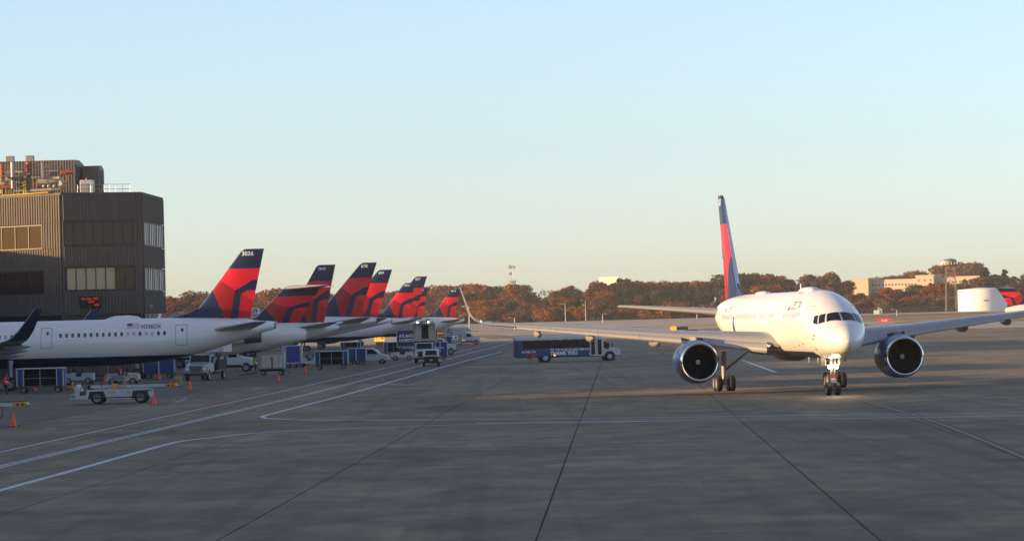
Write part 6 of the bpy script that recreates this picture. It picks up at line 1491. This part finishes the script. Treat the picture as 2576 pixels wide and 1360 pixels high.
# ---- field signs
def fsign(px, py, Y, w_, h_, m, label, text=None, tm=None, sx=.8):
    X = at(px, py, Y).x; z = hz(X, Y); t = thing('taxiway_sign', label, 'sign', (X, Y, z)); 
    MB().box(-w_/2, w_/2, -.15, .15, .25, .25+h_).build('face', m, t, smooth=False)
    for x in (-w_*.35, w_*.35): MB().box(x-.05, x+.05, -.05, .05, 0, .25).build('leg', DARKST, t, smooth=False)
    if text: text_on('lettering', text, h_*.85, lambda x, y: (x*sx, -.17, .25+h_*.2+y), tm, t, align='CENTER', bold=.02)
    return t
fsign(2224, 804, 985, 4.2, .95, mat('sign_red', (.62, .02, .03), .5, emit=(1, .03, .06), estr=.25), 'red field sign with white numerals on the dry grass', '26L-8R', TEXTW)
fsign(1693, 806, 900, 1.75, 1.15, mat('sign_yellow', (.75, .30, .02), .5, emit=(1, .42, .03), estr=.3), 'small yellow taxiway sign on the grass island')
fsign(1715, 808, 902, 3.3, .95, BLACK, 'black sign board right beside the small yellow sign')
fsign(1737, 825, 790, 3.2, .85, BLACK, 'lower black sign board just above the taxiing jet wing')
# ---- light poles
for k, (px, tp, Y, lab) in enumerate(((1421, 764, 1380, 'tall pale light pole before the wood above the bus'), (1472, 755, 1420, 'tallest pale light pole among the trees right of the bus'), (1515, 789, 1250, 'short curved light pole near the far taxiway'), (1294, 799, 1050, 'short thin light pole just above the wing tip'), (1752, 772, 1300, 'pale light pole below the tailplane'), (1179, 770, 1000, 'pale pole right of the farthest fin'), (2255, 778, 1200, 'small pale light pole left of the orange trees'), (1815, 786, 1150, 'short pale pole by the tailplane root'))):
    X = at(px, tp, Y).x; z0 = hz(X, Y); h = at(px, tp, Y).z-z0
    t = thing('light_pole', lab, 'light pole', (X, Y, z0)); MB().tube((0, 0, 0), (0, 0, h), .22, .12, 8).build('pole', GALV, t)
    MB().tube((0, 0, h-.15), (-1.4 if k != 2 else 1.4, 0, h+.05), .08).build('arm', GALV, t); MB().cbox(-2.1 if k != 2 else 1.2, -1.2 if k != 2 else 2.1, -.25, .25, h-.1, h+.12, .05).build('lamp_head', GWHITE, t)
# ---- white equipment hut and perimeter fence
X = at(2207, 783, 1300).x; z0 = hz(X, 1300)
t = thing('equipment_hut', 'small white hut with rooftop gear before the orange trees', 'hut', (X, 1300, z0), -.3)
MB().cbox(-1.4, 1.0, -1.2, 1.2, 0, 1.7, .05).build('cabin', GWHITE, t); MB().cbox(.2, 1.9, -.9, .9, 0, 2.4, .05).build('annex', GGREY, t); MB().lathe([(0, .3), (.3, .6), (.5, .5)], (.6, 0, 2.4), 'z', 12).build('radome', GGREY, t)
fen = thing('perimeter_fence', 'low dark fence line along the foot of the wood', 'fence', (0, 1395, 0))
xa, xb = at(1990, 780, 1395).x, at(2700, 780, 1395).x; n = 44
for k in range(n+1):
    x = xa+(xb-xa)*k/n; z = hz(x, 1395); MB().tube((x, 0, z), (x, 0, z+2.2), .08, n=5).build('post', DARKST, fen)
for zz in (.3, 1.2, 2.1):
    mb = MB(); mb.box(xa, xb, -.05, .05, hz(xa, 1395)+zz-.18, hz(xa, 1395)+zz+.18); mb.build('rail', DARKST, fen, smooth=False)

# ---- thin evening haze over the whole field
hzb = MB().box(-1400, 1700, -320, 2250, -1.4, 34).build('haze', mat('haze_air', (.8, .8, .8)), smooth=False)
hm = bpy.data.materials.new('haze_volume'); hm.use_nodes = True; tn = hm.node_tree
for n in list(tn.nodes): tn.nodes.remove(n)
oo = tn.nodes.new('ShaderNodeOutputMaterial'); pv = tn.nodes.new('ShaderNodeVolumePrincipled'); pv.inputs['Color'].default_value = (.86, .84, .80, 1); pv.inputs['Density'].default_value = .00008; pv.inputs['Anisotropy'].default_value = .2
tn.links.new(pv.outputs[0], oo.inputs['Volume']); hzb.data.materials.clear(); hzb.data.materials.append(hm); tag(hzb, kind='stuff')
